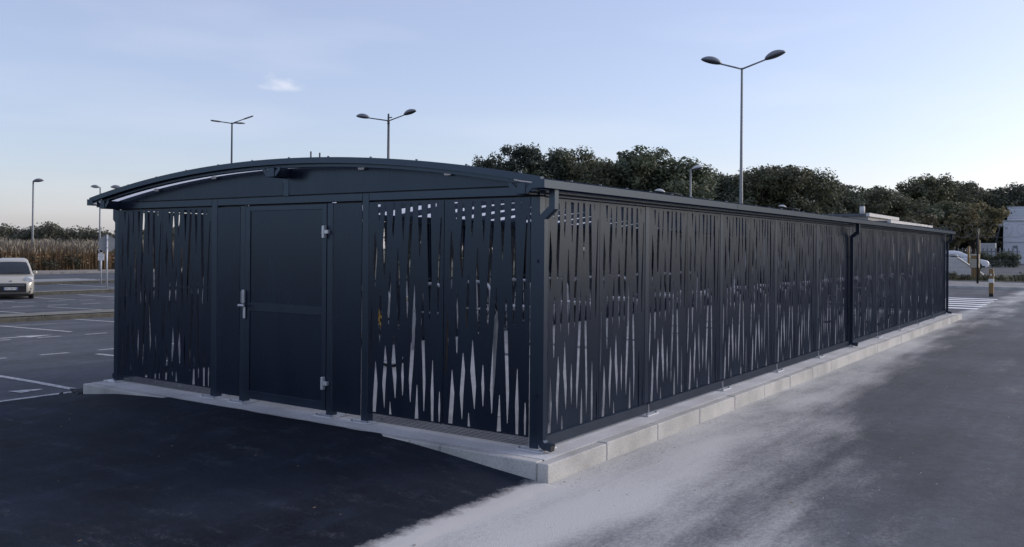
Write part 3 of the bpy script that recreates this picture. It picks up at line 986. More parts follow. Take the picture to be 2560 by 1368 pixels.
# ---- long beams, with gusset plates at their projecting ends
for x0, x1, z0, z1 in ((-.097, -.012, 2.086, 2.186), (XL + .012, XL + .097, 2.086, 2.186), (XC - .05, XC + .05, 2.345, 2.446)):
    m = MB(); m.box(x0, x1, -.198, LEN + .2, z0 + .003, z1, .004)
    b_ = m.build('beam', 'anthracite_trim', shelter)
    cx = (x0 + x1) / 2
    m = MB()
    for s in (-1, 1):
        xa = cx + s * (x1 - x0) / 2 + s * .001
        za, zb = z0 + .012, min(z1, zroof(xa + s * .085) - .05)
        m.prism([(xa, za), (xa + s * .02, za), (xa + s * .085, zb - .025), (xa + s * .085, zb), (xa + s * .055, zb), (xa, za + .035)], 'y', -.19, -.178)
    m.each('gusset', 'anthracite_trim', b_)


def arc_bar(y0, y1, dz0, dz1, xa=-6.33, xb=.16, n=40):
    rings = []
    for i in range(n + 1):
        x = xa + (xb - xa) * i / n
        z = zroof(x)
        rings.append([(x, y0, z + dz0), (x, y1, z + dz0), (x, y1, z + dz1), (x, y0, z + dz1)])
    return MB().loft(rings, True, False)


# ---- curved roof: opal sheets between dark ribs
arc_bar(-.238, -.186, -.047, .008).build('verge_trim', 'anthracite_trim', shelter)
arc_bar(LEN + .18, LEN + .24, -.047, .008).build('verge_trim', 'anthracite_trim', shelter)
arc_bar(-.1855, -.12, -.078, -.02, -6.15, -.13).build('roof_rib', 'anthracite_trim', shelter)
rib = arc_bar(-.03, .03, -.150, -.064, -6.1, -.07).mesh('roof_rib', 'anthracite_trim')
for i in range(1, 21):
    o = link('roof_rib', rib, shelter); o.location = (0, i * BAY / 2, 0)
ys = [-.19] + [BAY * k for k in range(1, 10)] + [LEN + .2]
for a, b in zip(ys, ys[1:]):
    m = MB(); n_ = 40
    vs = []
    for i in range(n_ + 1):
        x = -6.35 + 6.53 * i / n_
        vs += [(x, a + .001, zroof(x) - .062), (x, b - .001, zroof(x) - .062)]
    m.add(vs, [(2 * i, 2 * i + 2, 2 * i + 3, 2 * i + 1) for i in range(n_)], True)
    m.raw('roof_sheet', 'opal_sheet', shelter)
# light fixing lugs showing under the verge and the cap screws on top of it
for x in (-5.28, -4.22, -2.0, -.95):
    z = zroof(x)
    m = MB(); m.box(x - .035, x + .035, -.035, -.022, z - .094, z - .063, .002); m.build('fixing_lug', 'white_fascia', shelter)
for i in range(12):
    x = -6.1 + i * .55
    o = link('cap_screw', SCREW, shelter); o.location = (x, -.21, zroof(x) + .006)

# ---- gutters, in lengths, on both eaves
gj = [-.243] + [BAY * k - .015 for k in range(1, 10)] + [LEN + .25]
for side in (1, -1):
    for i, (a, b) in enumerate(zip(gj, gj[1:])):
        d = .0015 * (i % 2)

        def gx(v):
            return v if side > 0 else 2 * XC - v
        m = MB()
        a2, b2 = a + .0015, b - .0015
        prof = [(.082, 2.132), (.2 - d, 2.132), (.2 - d, 2.196), (.205 - d, 2.202), (.192 - d, 2.206), (.186 - d, 2.198), (.186 - d, 2.146), (.082, 2.146)]
        m.prism([(gx(p[0]), p[1]) for p in prof], 'y', a2, b2)
        if i == 0:
            m.prism([(gx(.083), 2.147), (gx(.185), 2.147), (gx(.185), 2.2), (gx(.083), 2.2)], 'y', a2, a2 + .003)
        m.build('gutter', 'anthracite_trim', shelter)
    m = MB()
    m.box(gx(.04), gx(.081), -.19, LEN + .2, 2.108, 2.126, .002)
    m.build('gutter_flange', 'anthracite_trim', shelter)
    for i in range(40):
        o = link('cap_screw', SCREW, shelter); o.location = (gx(.15), i * BAY / 4 + .25, 2.206)


def sweep_xz(path, wy, wn, y):
    """square pipe following a path in the XZ plane"""
    rings = []
    P = [Vector((p[0], 0, p[1])) for p in path]
    for i, p in enumerate(P):
        d0 = (p - P[i - 1]).normalized() if i else (P[1] - p).normalized()
        d1 = (P[i + 1] - p).normalized() if i < len(P) - 1 else d0
        nrm0 = Vector((d0.z, 0, -d0.x)); nrm1 = Vector((d1.z, 0, -d1.x))
        nn = (nrm0 + nrm1).normalized()
        k = wn / 2 / max(.3, nn.dot(nrm0))
        rings.append([(p.x - nn.x * k, y - wy / 2, p.z - nn.z * k), (p.x + nn.x * k, y - wy / 2, p.z + nn.z * k),
                      (p.x + nn.x * k, y + wy / 2, p.z + nn.z * k), (p.x - nn.x * k, y + wy / 2, p.z - nn.z * k)])
    return rings


for side in (1, -1):
    for y in ((.0, 9.86, LEN - .03) if side > 0 else (.115, 9.96, LEN - .03)):
        path = [(.142, 2.13), (.142, 1.985), (.045, 1.905), (.045, .085), (.075, .052), (.15, .042)]
        if side < 0:
            path = [(2 * XC - x, z) for x, z in path]
        rings = sweep_xz(path, .058, .055, y - .01)
        m = MB(); m.loft(rings, False, False)
        d_ = m.build('downpipe', 'anthracite_trim', shelter)
        m = MB()
        x_ = path[-1][0]
        m.box(x_ - side * .012, x_ - side * .004, y - .01 - .025, y - .01 + .025, .02, .062)
        m.build('mouth_shade_plug', 'ink_and_shade_black', d_)  # black plug, shade inside the open pipe put in as colour
        m = MB()
        for z in (1.55, .45):
            m.box(path[2][0] - side * .043, path[2][0] - side * .029, y - .05, y + .03, z - .012, z + .012, .002)
        m.each('pipe_bracket', 'anthracite_trim', d_)

# ---- long sides
for side in (1, -1):
    rz = math.pi / 2 if side > 0 else -math.pi / 2
    X = -.004 if side > 0 else XL + .004

    def fx(v):
        return v if side > 0 else XL - v
    for k in range(1, 11):
        yc = BAY * k if k < 10 else LEN - .042
        post(fx(-.084), fx(0), yc - .042, yc + .042, 2.083)
    for k in range(10):
        a = .094 if k == 0 else BAY * k + .046
        b = BAY * (k + 1) - .046 if k < 9 else LEN - .09
        w = (b - a) / 2 - .003
        for j in range(2):
            y0 = a + j * (w + .006)
            panel(X, y0 if side > 0 else y0 + w, rz, w)
        m = MB(); m.box(fx(-.045), fx(-.009), a + w - .017, a + w + .023, .1, 2.08); m.build('seam_shade_strip', 'ink_and_shade_black', shelter)  # added black strip, shade of the panel seam painted from behind
        m = MB()
        e = fx(.022); e2 = fx(-.001); e3 = fx(.030)
        m.prism([(e2, .112), (e, .108), (e3, .026), (fx(.027), .026), (fx(.019), .104), (e2, .108)], 'y', a - .02, b + .02)
        m.build('kick_plate', 'anthracite_trim', shelter)
    m = MB(); m.box(fx(-.08), fx(.003), .09, LEN, 2.087, 2.1, .002); m.build('top_rail', 'anthracite_trim', shelter)
    m = MB(); m.box(fx(-.06), fx(-.012), .1, LEN - .1, 1.09, 1.13, .002)
    if side < 0:
        m.build('mid_rail', 'anthracite_trim', shelter)
# ---- far end wall
xs_ = [XL + .09 + i * (6.172 - .18) / 6 for i in range(7)]
for i in range(6):
    panel(xs_[i + 1] - .004, LEN - .004, math.pi, (xs_[1] - xs_[0]) - .008)
for i in (2, 4):
    post(xs_[i] - .04, xs_[i] + .04, LEN - .09, LEN - .006, ZR)
m = MB(); m.box(XL + .085, -.085, LEN - .06, LEN - .002, 2.09, ZR, .003); m.build('top_rail', 'anthracite_trim', shelter)
n_ = 30
m = MB()
vs = []
for i in range(n_ + 1):
    x = XL + (0 - XL) * i / n_
    vs += [(x, LEN - .006, ZR + .004), (x, LEN - .006, max(ZR + .006, zroof(x) - .064))]
m.add(vs, [(2 * i, 2 * i + 2, 2 * i + 3, 2 * i + 1) for i in range(n_)])
m.raw('gable_panel', 'anthracite', shelter)

# ------------------------------------------------------------------ inside the shelter: hoop stands and a few bicycles
def hoop(x, y, label, wid=.62, hgt=1.08):
    t = thing('hoop_stand', label, 'bike stand', (x, y, 0), 0, 'galvanised hoop stands inside the shelter')
    pts = [(-wid / 2, 0, .005), (-wid / 2, 0, hgt - .18)]
    for i in range(1, 8):
        a = math.pi / 2 * i / 8
        pts.append((-wid / 2 + .18 * (1 - math.cos(a)), 0, hgt - .18 + .18 * math.sin(a)))
    pts += [(-wid / 2 + .18, 0, hgt)]
    pts += [(-p[0], 0, p[2]) for p in reversed(pts)]
    MB().tube(pts, .025, 10).build('hoop', 'bright_steel', t)
    m = MB()
    for s in (-1, 1):
        m.box(s * wid / 2 - .06, s * wid / 2 + .06, -.06, .06, .001, .009, .002)
    m.build('foot_plate', 'galvanised', t)
    MB().tube([(-wid / 2 + .02, 0, .62), (wid / 2 - .02, 0, .62)], .014, 8).build('cross_bar', 'galvanised', t)
    return t


for i in range(18):
    hoop(-.85, 1.0 + i * 1.02, 'galvanised hoop stand behind the long slotted wall, %s from the door end' % ordinal(i))
for i in range(12):
    hoop(-5.2, 1.0 + i * 1.25, 'galvanised hoop stand along the left wall inside, %s from the door end' % ordinal(i))


def bicycle(label, loc, rz, frame, lean=0.0):
    t = thing('bicycle', label, 'bicycle', loc, rz)
    t.rotation_euler = (lean, 0, rz)
    for x in (-.52, .53):
        m = MB(); m.ring((x, 0, .345), .325, .02, (0, 1, 0), 32, 6)
        w = m.build('wheel', 'rubber', t)
        m = MB(); m.ring((x, 0, .345), .300, .010, (0, 1, 0), 32, 5)
        m.tube([(x, -.04, .345), (x, .04, .345)], .022, 8)
        for k in range(14):
            a = 2 * math.pi * k / 14
            m.tube([(x, .02 * (-1) ** k, .345), (x + .3 * math.cos(a), 0, .345 + .3 * math.sin(a))], .0018, 3, False)
        m.build('rim', 'galvanised', w)
    m = MB()
    bb, st, hd, hd2 = (-.08, 0, .30), (-.22, 0, .80), (.34, 0, .84), (.37, 0, .70)
    m.tube([bb, st], .017).tube([st, hd], .016).tube([bb, hd2], .019).tube([hd, hd2], .02)
    for s in (-1, 1):
        m.tube([bb, (-.52, s * .055, .345)], .010).tube([st, (-.52, s * .055, .345)], .009)
        m.tube([(.375, s * .03, .68), (.53, s * .05, .345)], .011)
    m.tube([(.375, -.05, .69), (.375, .05, .69)], .014)
    m.build('frame', frame, t)
    m = MB(); m.tube([hd, (.31, 0, .98)], .014).tube([(.26, -.3, .99), (.33, -.2, 1.0), (.36, 0, .99), (.33, .2, 1.0), (.26, .3, .99)], .012)
    m.build('handlebar', 'black_plastic', t)
    m = MB(); m.tube([st, (-.245, 0, .90)], .013)
    m.loft([[(-.40, -.07, .93), (-.40, .07, .93), (-.40, .06, .90), (-.40, -.06, .90)], [(-.26, -.05, .94), (-.26, .05, .94), (-.26, .04, .9), (-.26, -.04, .9)],
            [(-.12, -.018, .935), (-.12, .018, .935), (-.12, .014, .91), (-.12, -.014, .91)]])
    m.build('saddle', 'black_plastic', t)
    m = MB(); m.tube([(-.08, -.06, .30), (-.08, .06, .30)], .03)
    m.tube([(-.08, .06, .30), (.05, .07, .2)], .009).tube([(-.08, -.06, .30), (-.21, -.07, .4)], .009)
    m.box(.02, .11, .075, .15, .19, .21); m.box(-.26, -.17, -.15, -.075, .39, .41)
    m.build('crank', 'galv_dull', t)
    return t


bicycle('yellow framed bicycle parked along the left wall inside the shelter', (-4.9, 2.9, .002), math.radians(8), 'bike_yellow', .06)
bicycle('dark bicycle parked along the left wall, deeper inside than the yellow one', (-4.95, 6.6, .002), math.radians(172), 'bike_dark', .05)
bicycle('white framed bicycle parked behind the long slotted wall towards its far end', (-1.2, 14.75, .002), math.radians(3), 'bike_white', -.05)

# ------------------------------------------------------------------ street lamps
def dome_head(L=.78, Wd=.40, Ht=.20):
    """luminaire: flattened egg with a domed shell above and a shallow glass bowl below, root at origin, pointing +x"""
    def half(top):
        rings = []
        for i in range(13):
            t = i / 12
            x = -.02 + L * t
            prof = math.sin(math.pi * min(1, max(.0, (t * .93 + .05)))) ** .62
            w = Wd / 2 * max(.12, prof); h = (Ht if top else -.075) * max(.10, prof)
            n = 8
            rings.append([(x, -w * math.cos(math.pi * k / n), h * math.sin(math.pi * k / n) + (.012 if top else -.002)) for k in range(n + 1)])
        m = MB(); N = 9
        vs = [p for r in rings for p in r]
        fs = [(i * N + k, i * N + k + 1, (i + 1) * N + k + 1, (i + 1) * N + k) for i in range(12) for k in range(N - 1)]
        fs += [(i * N, (i + 1) * N, (i + 1) * N + N - 1, i * N + N - 1) for i in range(12)]
        m.add(vs, fs, True)
        m.add(rings[0], [tuple(range(N))]); m.add(rings[-1], [tuple(range(N - 1, -1, -1))])
        return m
    return half(True), half(False)


def street_lamp(label, x, y, top, arms, pole_r=(.085, .05), pole_mat='lamp_pole', shell='lamp_shell', kind='dome', scale=1.0, group='street lamps'):
    z0 = ground_h(x, y)
    t = thing('street_lamp', label, 'street lamp', (x, y, z0), 0, group)
    H = top - z0
    m = MB(); m.tube([(0, 0, 0), (0, 0, H * .45), (0, 0, H * .455), (0, 0, H)], [pole_r[0], (pole_r[0] * .6 + pole_r[1] * .4), (pole_r[0] * .5 + pole_r[1] * .5), pole_r[1]], 10)
    m.tube([(0, 0, 0), (0, 0, .03)], pole_r[0] * 2.2, 8, True, False)
    m.build('pole', pole_mat, t)
    for az, ln, rise in arms:
        a = math.radians(az)
        d = Vector((math.cos(a), math.sin(a), 0))
        e = Vector((0, 0, H - .03)) + d * ln + Vector((0, 0, ln * rise))
        m = MB(); m.tube([(0, 0, H - .05), tuple(e)], [.035 * scale, .03 * scale], 8)
        arm = m.build('arm', pole_mat, t)
        if kind == 'dome':
            hi, lo = dome_head(.78 * scale, .42 * scale, .2 * scale)
            R_ = Matrix.Translation(e) @ Matrix.Rotation(a, 4, 'Z') @ Matrix.Rotation(-math.atan(rise), 4, 'Y')
            for mb_, nm, mt in ((hi, 'lamp_housing', shell), (lo, 'lamp_glass', 'lamp_glass')):
                mb_.v = [tuple(R_ @ Vector(p)) for p in mb_.v]
                mb_.build(nm, mt, t)
        else:
            R_ = Matrix.Translation(e) @ Matrix.Rotation(a, 4, 'Z') @ Matrix.Rotation(-math.atan(rise), 4, 'Y')
            mb_ = MB(); mb_.prism([(0, -.05), (.1, -.17), (.58, -.17), (.64, -.12), (.64, .12), (.58, .17), (.1, .17), (0, .05)], 'z', -.035, .035)
            mb_.v = [tuple(R_ @ Vector(p)) for p in mb_.v]
            mb_.build('lamp_housing', 'lamp_pole', t)
    return t


# camera-right direction is about +35 degrees, so arms at 35 / 215 run across the view
street_lamp('tall double-headed street lamp rising above the long side of the shelter', -10.39, 32.67, 9.93, [(8, 1.05, .30), (208, .95, .24)], (.1, .05), 'lamp_pole_light', scale=1.18)
street_lamp('double-headed street lamp behind the shelter roof, a thin mast close beside it', -35.19, 36.11, 9.9, [(12, 1.15, .26), (204, 1.35, .14)], (.1, .06), 'lamp_pole', scale=1.15)
street_lamp('tall lamp with three flat panel heads behind the left half of the roof', -44.34, 30.96, 9.79, [(212, .75, .12), (60, .75, .42), (10, .35, -.06)], (.11, .05), 'lamp_pole', kind='flat')
street_lamp('single-headed street lamp at the far left, in front of the reeds', -73.67, 32.86, 7.15, [(35, .02, .1)], (.11, .065), 'lamp_pole_light', scale=1.15)
street_lamp('single-headed street lamp whose pole runs behind the round sign', -68.61, 36.0, 6.65, [(215, .1, .1)], (.1, .055), 'lamp_pole_light', scale=.95)
street_lamp('lamp of which only the head shows over the left roof edge', -70.8, 39.35, 6.85, [(215, .1, .1)], (.1, .055), 'lamp_pole_light', scale=1.25)
street_lamp('single-headed street lamp standing against the trees right of the big round oak', -18.36, 45.41, 6.7, [(35, .12, .2)], (.08, .05), 'lamp_pole_light', shell='lamp_shell_white', scale=.9)
for nm, x, y, z in (('first', -20.1, 47.9, 5.35), ('second', -18.9, 69.4, 5.25), ('third', -18.9, 81.6, 5.45), ('fourth', -19.2, 93.6, 5.6)):
    street_lamp('low lamp with pale head and long arm before the dark trees, %s counting rightwards' % nm, x, y, z, [(212, 1.1, .12)], (.07, .04), 'lamp_pole', shell='lamp_shell_white', scale=.85)
# thin mast with a small camera beside the double lamp
x, y = -34.75, 35.6
t = thing('mast', 'thin dark mast with a small ball camera, standing beside the double-headed lamp', 'mast', (x, y, ground_h(x, y)))
Hm = 10.2 - ground_h(x, y)
MB().tube([(0, 0, 0), (0, 0, Hm)], [.11, .06], 8).build('pole', 'lamp_pole', t)
m = MB()
for r_, z in ((.10, -.62), (.09, -.5)):
    m.tube([(0, 0, Hm + z - .06), (0, 0, Hm + z), (0, 0, Hm + z + .06)], [.05, r_, .05], 8)
m.each('camera_ball', 'black_plastic', t)
m = MB(); m.box(-.02, .3, -.03, .03, Hm - .28, Hm - .22); m.build('bracket', 'lamp_pole', t)
for nm, x, y, z in (('left', -34.0, 28.42, 7.07), ('right', -33.6, 28.72, 7.0)):
    t = thing('flag_pole', 'short plain pole tip above the roof crown, the %s one of the pair' % nm, 'pole', (x, y, ground_h(x, y)), 0, 'pair of plain poles behind the roof')
    MB().tube([(0, 0, 0), (0, 0, z - ground_h(x, y))], [.06, .045], 8).build('pole', 'lamp_pole', t)
    MB().tube([(0, 0, 0), (0, 0, .04)], .12, 8, True, False).build('base_plate', 'galv_dull', t)

# ------------------------------------------------------------------ road signs by the islands
def facing(x, y):
    return math.atan2(-6.05 - y, 3.94 - x)


x, y = -40.05, 19.86
t = thing('round_sign', 'grey back of a round road sign on a steel post left of the shelter', 'road sign', (x, y, ground_h(x, y)), facing(x, y) + .1)
MB().tube([(0, 0, 0), (0, 0, 2.9)], .042, 10).build('post', 'galvanised', t)
m = MB(); m.tube([(-.065, 0, 2.43), (-.05, 0, 2.43)], .43, 36, True, False); dsc = m.build('sign_disc', 'sign_back', t)
MB().ring((-.05, 0, 2.43), .425, .013, (1, 0, 0), 36, 6).build('rim', 'sign_back', dsc)
m = MB(); m.box(-.052, .05, -.06, .06, 2.2, 2.24, .004); m.box(-.052, .05, -.06, .06, 2.62, 2.66, .004); m.each('clamp', 'galv_dull', t)
x, y = -46.12, 23.07
t = thing('small_sign', 'small white panel under a downward triangle sign on a thin post', 'road sign', (x, y, ground_h(x, y)), facing(x, y))
MB().tube([(0, 0, 0), (0, 0, 2.1)], .04, 10).build('post', 'galvanised', t)
m = MB()
tri = [(-.18, 2.11), (.18, 2.11), (.075, 1.90), (-.075, 1.90)]
m.prism(tri, 'x', .045, .057); tp = m.build('triangle_plate', 'sign_white', t)
m = MB(); m.prism([(-.135, 2.085), (.135, 2.085), (.055, 1.925), (-.055, 1.925)], 'x', .058, .062); m.build('plate_face', 'black_plastic', tp)
m = MB(); m.box(.045, .057, -.17, .17, 1.45, 1.85, .004); pn = m.build('white_panel', 'sign_white', t)
m = MB()
for i, (w, z) in enumerate(((.12, 1.78), (.14, 1.70), (.1, 1.62), (.12, 1.53))):
    m.box(.0575, .060, -w, w, z - .012, z + .012)
m.each('text_line', 'galv_dull', pn)
# slender grey pole in the reeds
t = thing('thin_pole', 'slender pale pole standing among the reeds behind the parked car', 'pole', (-76.2, 31.0, -.72))
MB().tube([(0, 0, 0), (0, 0, 3.0)], [.09, .06], 8).build('pole', 'lamp_pole_light', t)
MB().tube([(0, 0, 3.0), (0, 0, 3.06)], .08, 8).build('cap', 'lamp_pole_light', t)

# ------------------------------------------------------------------ cars
def rounded(hw, zb, zt, r, n=4, crown=0.0):
    """half-rounded cross-section (y,z) ring"""
    pts = []
    for cx, cz, a0 in ((hw - r, zt - r, 0), (-hw + r, zt - r, 90), (-hw + r * .6, zb + r * .6, 180), (hw - r * .6, zb + r * .6, 270)):
        rr = r if a0 < 180 else r * .6
        for k in range(n + 1):
            a = math.radians(a0 + 90 * k / n)
            pts.append((cx + rr * math.cos(a), cz + rr * math.sin(a) + (crown * (1 - (cx / hw) ** 2) if a0 < 180 else 0)))
    return pts


def car(name, label, loc, rz, paint, body, cabin, wheels, wheel_r=.31, width=1.7, plate=None, group=None, mpv=False):
    """front at x=0, tail at -x. body and cabin are station lists (x, half width, z low, z high)"""
    t = thing(name, label, 'car', loc, rz, group)
    m = MB(); m.loft([[(x, p[0], p[1]) for p in rounded(hw, zb, zt, min(.16, (zt - zb) * .4), 4, .03)] for x, hw, zb, zt in body])
    m.build('body', paint, t)
    m = MB(); m.loft([[(x, p[0], p[1]) for p in rounded(hw, zb, zt, min(.24, max(.02, (zt - zb) * .45)), 4, .03)] for x, hw, zb, zt in cabin])
    cab = m.build('cabin', paint, t)
    # windscreen: follows the raked front of the cabin, a touch proud of it
    base = cabin[0][2]
    xa, ha = cabin[0][0], cabin[0][1]
    m = MB(); n = 8
    row = []
    for f_ in (0.0, .35, .7, 1.0, 1.35, 1.72):
        i0 = min(1, int(f_)); tt = f_ - i0
        st0, st1 = cabin[i0], cabin[i0 + 1]
        row.append((st0[0] + (st1[0] - st0[0]) * tt, st0[1] + (st1[1] - st0[1]) * tt, st0[3] + (st1[3] - st0[3]) * tt))
    vs = []
    for (x, hw, zt) in row:
        for i in range(n + 1):
            s = -1 + 2 * i / n
            vs.append((x + .045 - .03 * s * s, s * (hw - .055 - .20 * (zt - base)), zt + .045 - .02 * s * s))
    N = n + 1
    m.add(vs, [(j * N + i, j * N + i + 1, (j + 1) * N + i + 1, (j + 1) * N + i) for j in range(len(row) - 1) for i in range(n)], True)
    ws = m.build('windscreen', 'car_glass', t)
    m = MB(); m.tube([(row[0][0] + .08, -.1, row[0][2] + .06), (row[1][0] + .06, .45, row[1][2] + .06)], .009, 5)
    m.build('wiper', 'black_plastic', ws)
    # side windows
    xs0, xs1 = cabin[2][0] + .18, cabin[-2][0] + .05
    for s in (-1, 1):
        nwin = 2
        for k in range(nwin):
            a = xs0 + (xs1 - xs0) * k / nwin; b = xs0 + (xs1 - xs0) * (k + 1) / nwin + .07
            zlo, zhi = base + .06, cabin[2][3] - .16
            wl, wh = cabin[2][1] + .004, cabin[2][1] - .055
            m = MB()
            fr = .36 if k == 0 else 0
            m.add([(a + fr, s * (wl + .01), zlo), (b, s * (wl + .01), zlo), (b, s * (wh + .006), zhi), (a, s * (wh + .006), zhi)], [(0, 1, 2, 3)])
            m.build('side_window', 'car_glass', t)
    for wx in wheels:
        for s in (-1, 1):
            yy = s * (width / 2 - .09)
            m = MB(); m.tube([(wx, yy - .1, wheel_r), (wx, yy - .08, wheel_r), (wx, yy + .08, wheel_r), (wx, yy + .1, wheel_r)], [wheel_r * .93, wheel_r, wheel_r, wheel_r * .93], 22)
            w = m.build('wheel', 'rubber', t)
            m = MB(); m.tube([(wx, yy + s * .095, wheel_r), (wx, yy + s * .106, wheel_r)], [wheel_r * .66, wheel_r * .6], 18)
            m.build('rim', 'galv_dull', w)
    for s in (-1, 1):
        m = MB()
        m.loft([[(xa - .42 + dx, s * (ha + .05 + w0), base + .10 + .075 * math.sin(q)) if False else (xa - .40 + dx + .02 * math.cos(q), s * (ha + .10 + w0 * math.cos(q)), base + .12 + .085 * math.sin(q)) for q in [2 * math.pi * k / 10 for k in range(10)]] for dx, w0 in ((.09, .05), (.0, .10), (-.07, .085))])
        mir = m.build('wing_mirror', paint, t)
    return t


# beige people carrier on the left, seen from the front
van_body = [(.02, .56, .36, .60), (-.03, .70, .27, .70), (-.12, .79, .22, .80), (-.28, .835, .20, .92), (-.50, .85, .19, .985), (-.95, .855, .19, 1.05), (-1.6, .858, .19, 1.08), (-3.4, .858, .2, 1.08), (-3.8, .84, .24, 1.05), (-3.95, .78, .32, .98)]
van_cabin = [(-.66, .80, 1.0, 1.04), (-1.02, .775, 1.0, 1.34), (-1.46, .70, 1.0, 1.625), (-1.85, .645, 1.0, 1.71), (-3.2, .64, 1.0, 1.71), (-3.75, .63, 1.0, 1.64), (-3.92, .61, 1.0, 1.48)]
cx_, cy_ = -34.85, 12.5
van = car('parked_car', 'beige people carrier facing the camera at the left edge of the car park', (cx_, cy_, ground_h(cx_, cy_)), math.radians(-27), 'champagne_paint', van_body, van_cabin, (-.75, -3.2), .315, 1.70)
m = MB(); m.loft([[(x, p[0] * 1.0, p[1]) for p in rounded(hw, zb, zt, .07)] for x, hw, zb, zt in ((-.06, .60, .30, .70), (.036, .585, .315, .685))])
gr = m.build('grille', 'black_plastic', van)
m = MB()
for z in (.60, .655):
    m.box(.034, .043, -.52, .52, z - .008, z + .008)
m.each('grille_bar', 'galv_dull', gr)
m = MB(); m.box(.036, .05, -.26, .26, .41, .52, .004); pl = m.build('number_plate', 'plate_white', van)
m = MB(); m.box(.0505, .0525, .215, .258, .413, .517); m.box(.0505, .0525, -.258, -.22, .413, .517); m.each('plate_end', 'plate_blue', pl)


def text(body, size, mat, parent, loc, rot, name='lettering'):
    cu = bpy.data.curves.new(name, 'FONT'); cu.body = body; cu.size = size; cu.align_x = 'CENTER'; cu.align_y = 'CENTER'; cu.extrude = .001
    tmp = bpy.data.objects.new(name, cu); COL.objects.link(tmp)
    bpy.context.view_layer.update()
    me = bpy.data.meshes.new_from_object(tmp.evaluated_get(bpy.context.evaluated_depsgraph_get()))
    bpy.data.objects.remove(tmp)
    me.materials.clear(); me.materials.append(MAT[mat])
    o = link(name, me, parent); o.location = loc; o.rotation_euler = rot
    return o


text('DN-728-FT', .088, 'ink_and_shade_black', pl, (.053, 0, .463), (math.pi / 2, 0, math.pi / 2), 'plate_lettering')
for s in (-1, 1):
    m = MB(); m.loft([[(x, s * (yc + w * math.cos(q)), zc + h * math.sin(q)) for q in [2 * math.pi * k / 14 for k in range(14)]] for x, yc, zc, w, h in ((-.40, .66, .86, .17, .125), (-.20, .668, .83, .18, .13), (-.085, .668, .81, .135, .10))])
    hl = m.build('headlight', 'headlight_lens', van)
    m = MB(); m.loft([[(x, s * (.70 + w * math.cos(q)), .335 + w * math.sin(q)) for q in [2 * math.pi * k / 10 for k in range(10)]] for x, w in ((-.08, .055), (-.03, .05))])
    m.build('fog_lamp', 'black_plastic', van)
    m = MB(); m.box(-.16, -.045, s * .62, s * .79, .42, .50, .02); m.build('bumper_insert', 'galv_dull', van)
m = MB(); m.box(-.2, .0, -.72, .72, .17, .25, .02); m.build('valance', 'black_plastic', van)
m = MB(); m.tube([(-.075, 0, .775), (-.055, 0, .768)], .05, 14); m.build('badge', 'bright_steel', van)
m = MB(); m.box(-.115, -.06, -.60, .60, .700, .708); m.build('bonnet_gap', 'black_plastic', van)
for s in (-1, 1):
    m = MB(); m.tube([(-1.9, s * .60, 1.755), (-3.3, s * .60, 1.755)], .014, 6); m.build('roof_bar', 'black_plastic', van)

hb = [(.02, .52, .36, .58), (-.05, .70, .26, .68), (-.22, .80, .2, .76), (-.6, .845, .19, .83), (-1.15, .855, .19, .92), (-2.2, .86, .19, .95), (-3.4, .86, .2, .97), (-3.85, .83, .26, .95), (-4.0, .76, .34, .86)]
hc = [(-1.0, .70, .86, .90), (-1.45, .72, .86, 1.18), (-1.9, .70, .86, 1.38), (-2.3, .66, .86, 1.455), (-3.1, .65, .86, 1.44), (-3.7, .63, .86, 1.25), (-3.95, .62, .86, 1.0)]
for nm, lab, x, y, a, zz in (('parked_car', 'white hatchback showing its nose beyond the fence at the far right', -4.55, 68.6, 14, 1.0), ('parked_car', 'white hatchback half hidden behind the end of the slotted wall', -6.6, 62.2, 14, 1.0)):
    c_ = car(nm, lab, (x, y, ground_h(x, y)), math.radians(a), 'white_car_paint', hb, hc, (-.8, -3.25), .31, 1.70, group='white cars behind the fence')
    for s in (-1, 1):
        m = MB(); m.loft([[(xx, s * (.62 + w * math.cos(q)), zc + h * math.sin(q)) for q in [2 * math.pi * k / 12 for k in range(12)]] for xx, zc, w, h in ((-.42, .72, .16, .06), (-.15, .68, .13, .055), (-.075, .66, .08, .04))])
        m.build('headlight', 'headlight_lens', c_)
    m = MB(); m.box(-.2, .03, -.6, .6, .32, .44, .03); m.build('grille', 'black_plastic', c_)
    m = MB(); m.box(-3.6, -.3, -.868, -.855, .24, .34, .01); m.box(-3.6, -.3, .855, .868, .24, .34, .01); m.each('sill', 'black_plastic', c_)

# ------------------------------------------------------------------ trees and shrubs
def leaf_cloud(rng, clumps, per, size, squash=.8, up=.35):
    vs, fs = [], []
    for c, r in clumps:
        for _ in range(int(per * (r / .7) ** 1.5)):
            d = Vector((rng.gauss(0, 1), rng.gauss(0, 1), rng.gauss(0, 1) * squash))
            d = d.normalized() * (r * rng.random() ** .42)
            p = c + d
            s = size * rng.uniform(.55, 1.35)
            n = (d.normalized() + Vector((rng.gauss(0, .7), rng.gauss(0, .7), rng.gauss(0, .7) + up))).normalized()
            a = n.orthogonal().normalized()
            b = n.cross(a)
            th = rng.random() * 6.283
            u = a * math.cos(th) + b * math.sin(th); v = n.cross(u)
            o = len(vs)
            vs += [p - u * s, p - v * s * .5 + n * s * .1, p + u * s, p + v * s * .5 + n * s * .1]
            fs.append((o, o + 1, o + 2, o + 3))
    return vs, fs


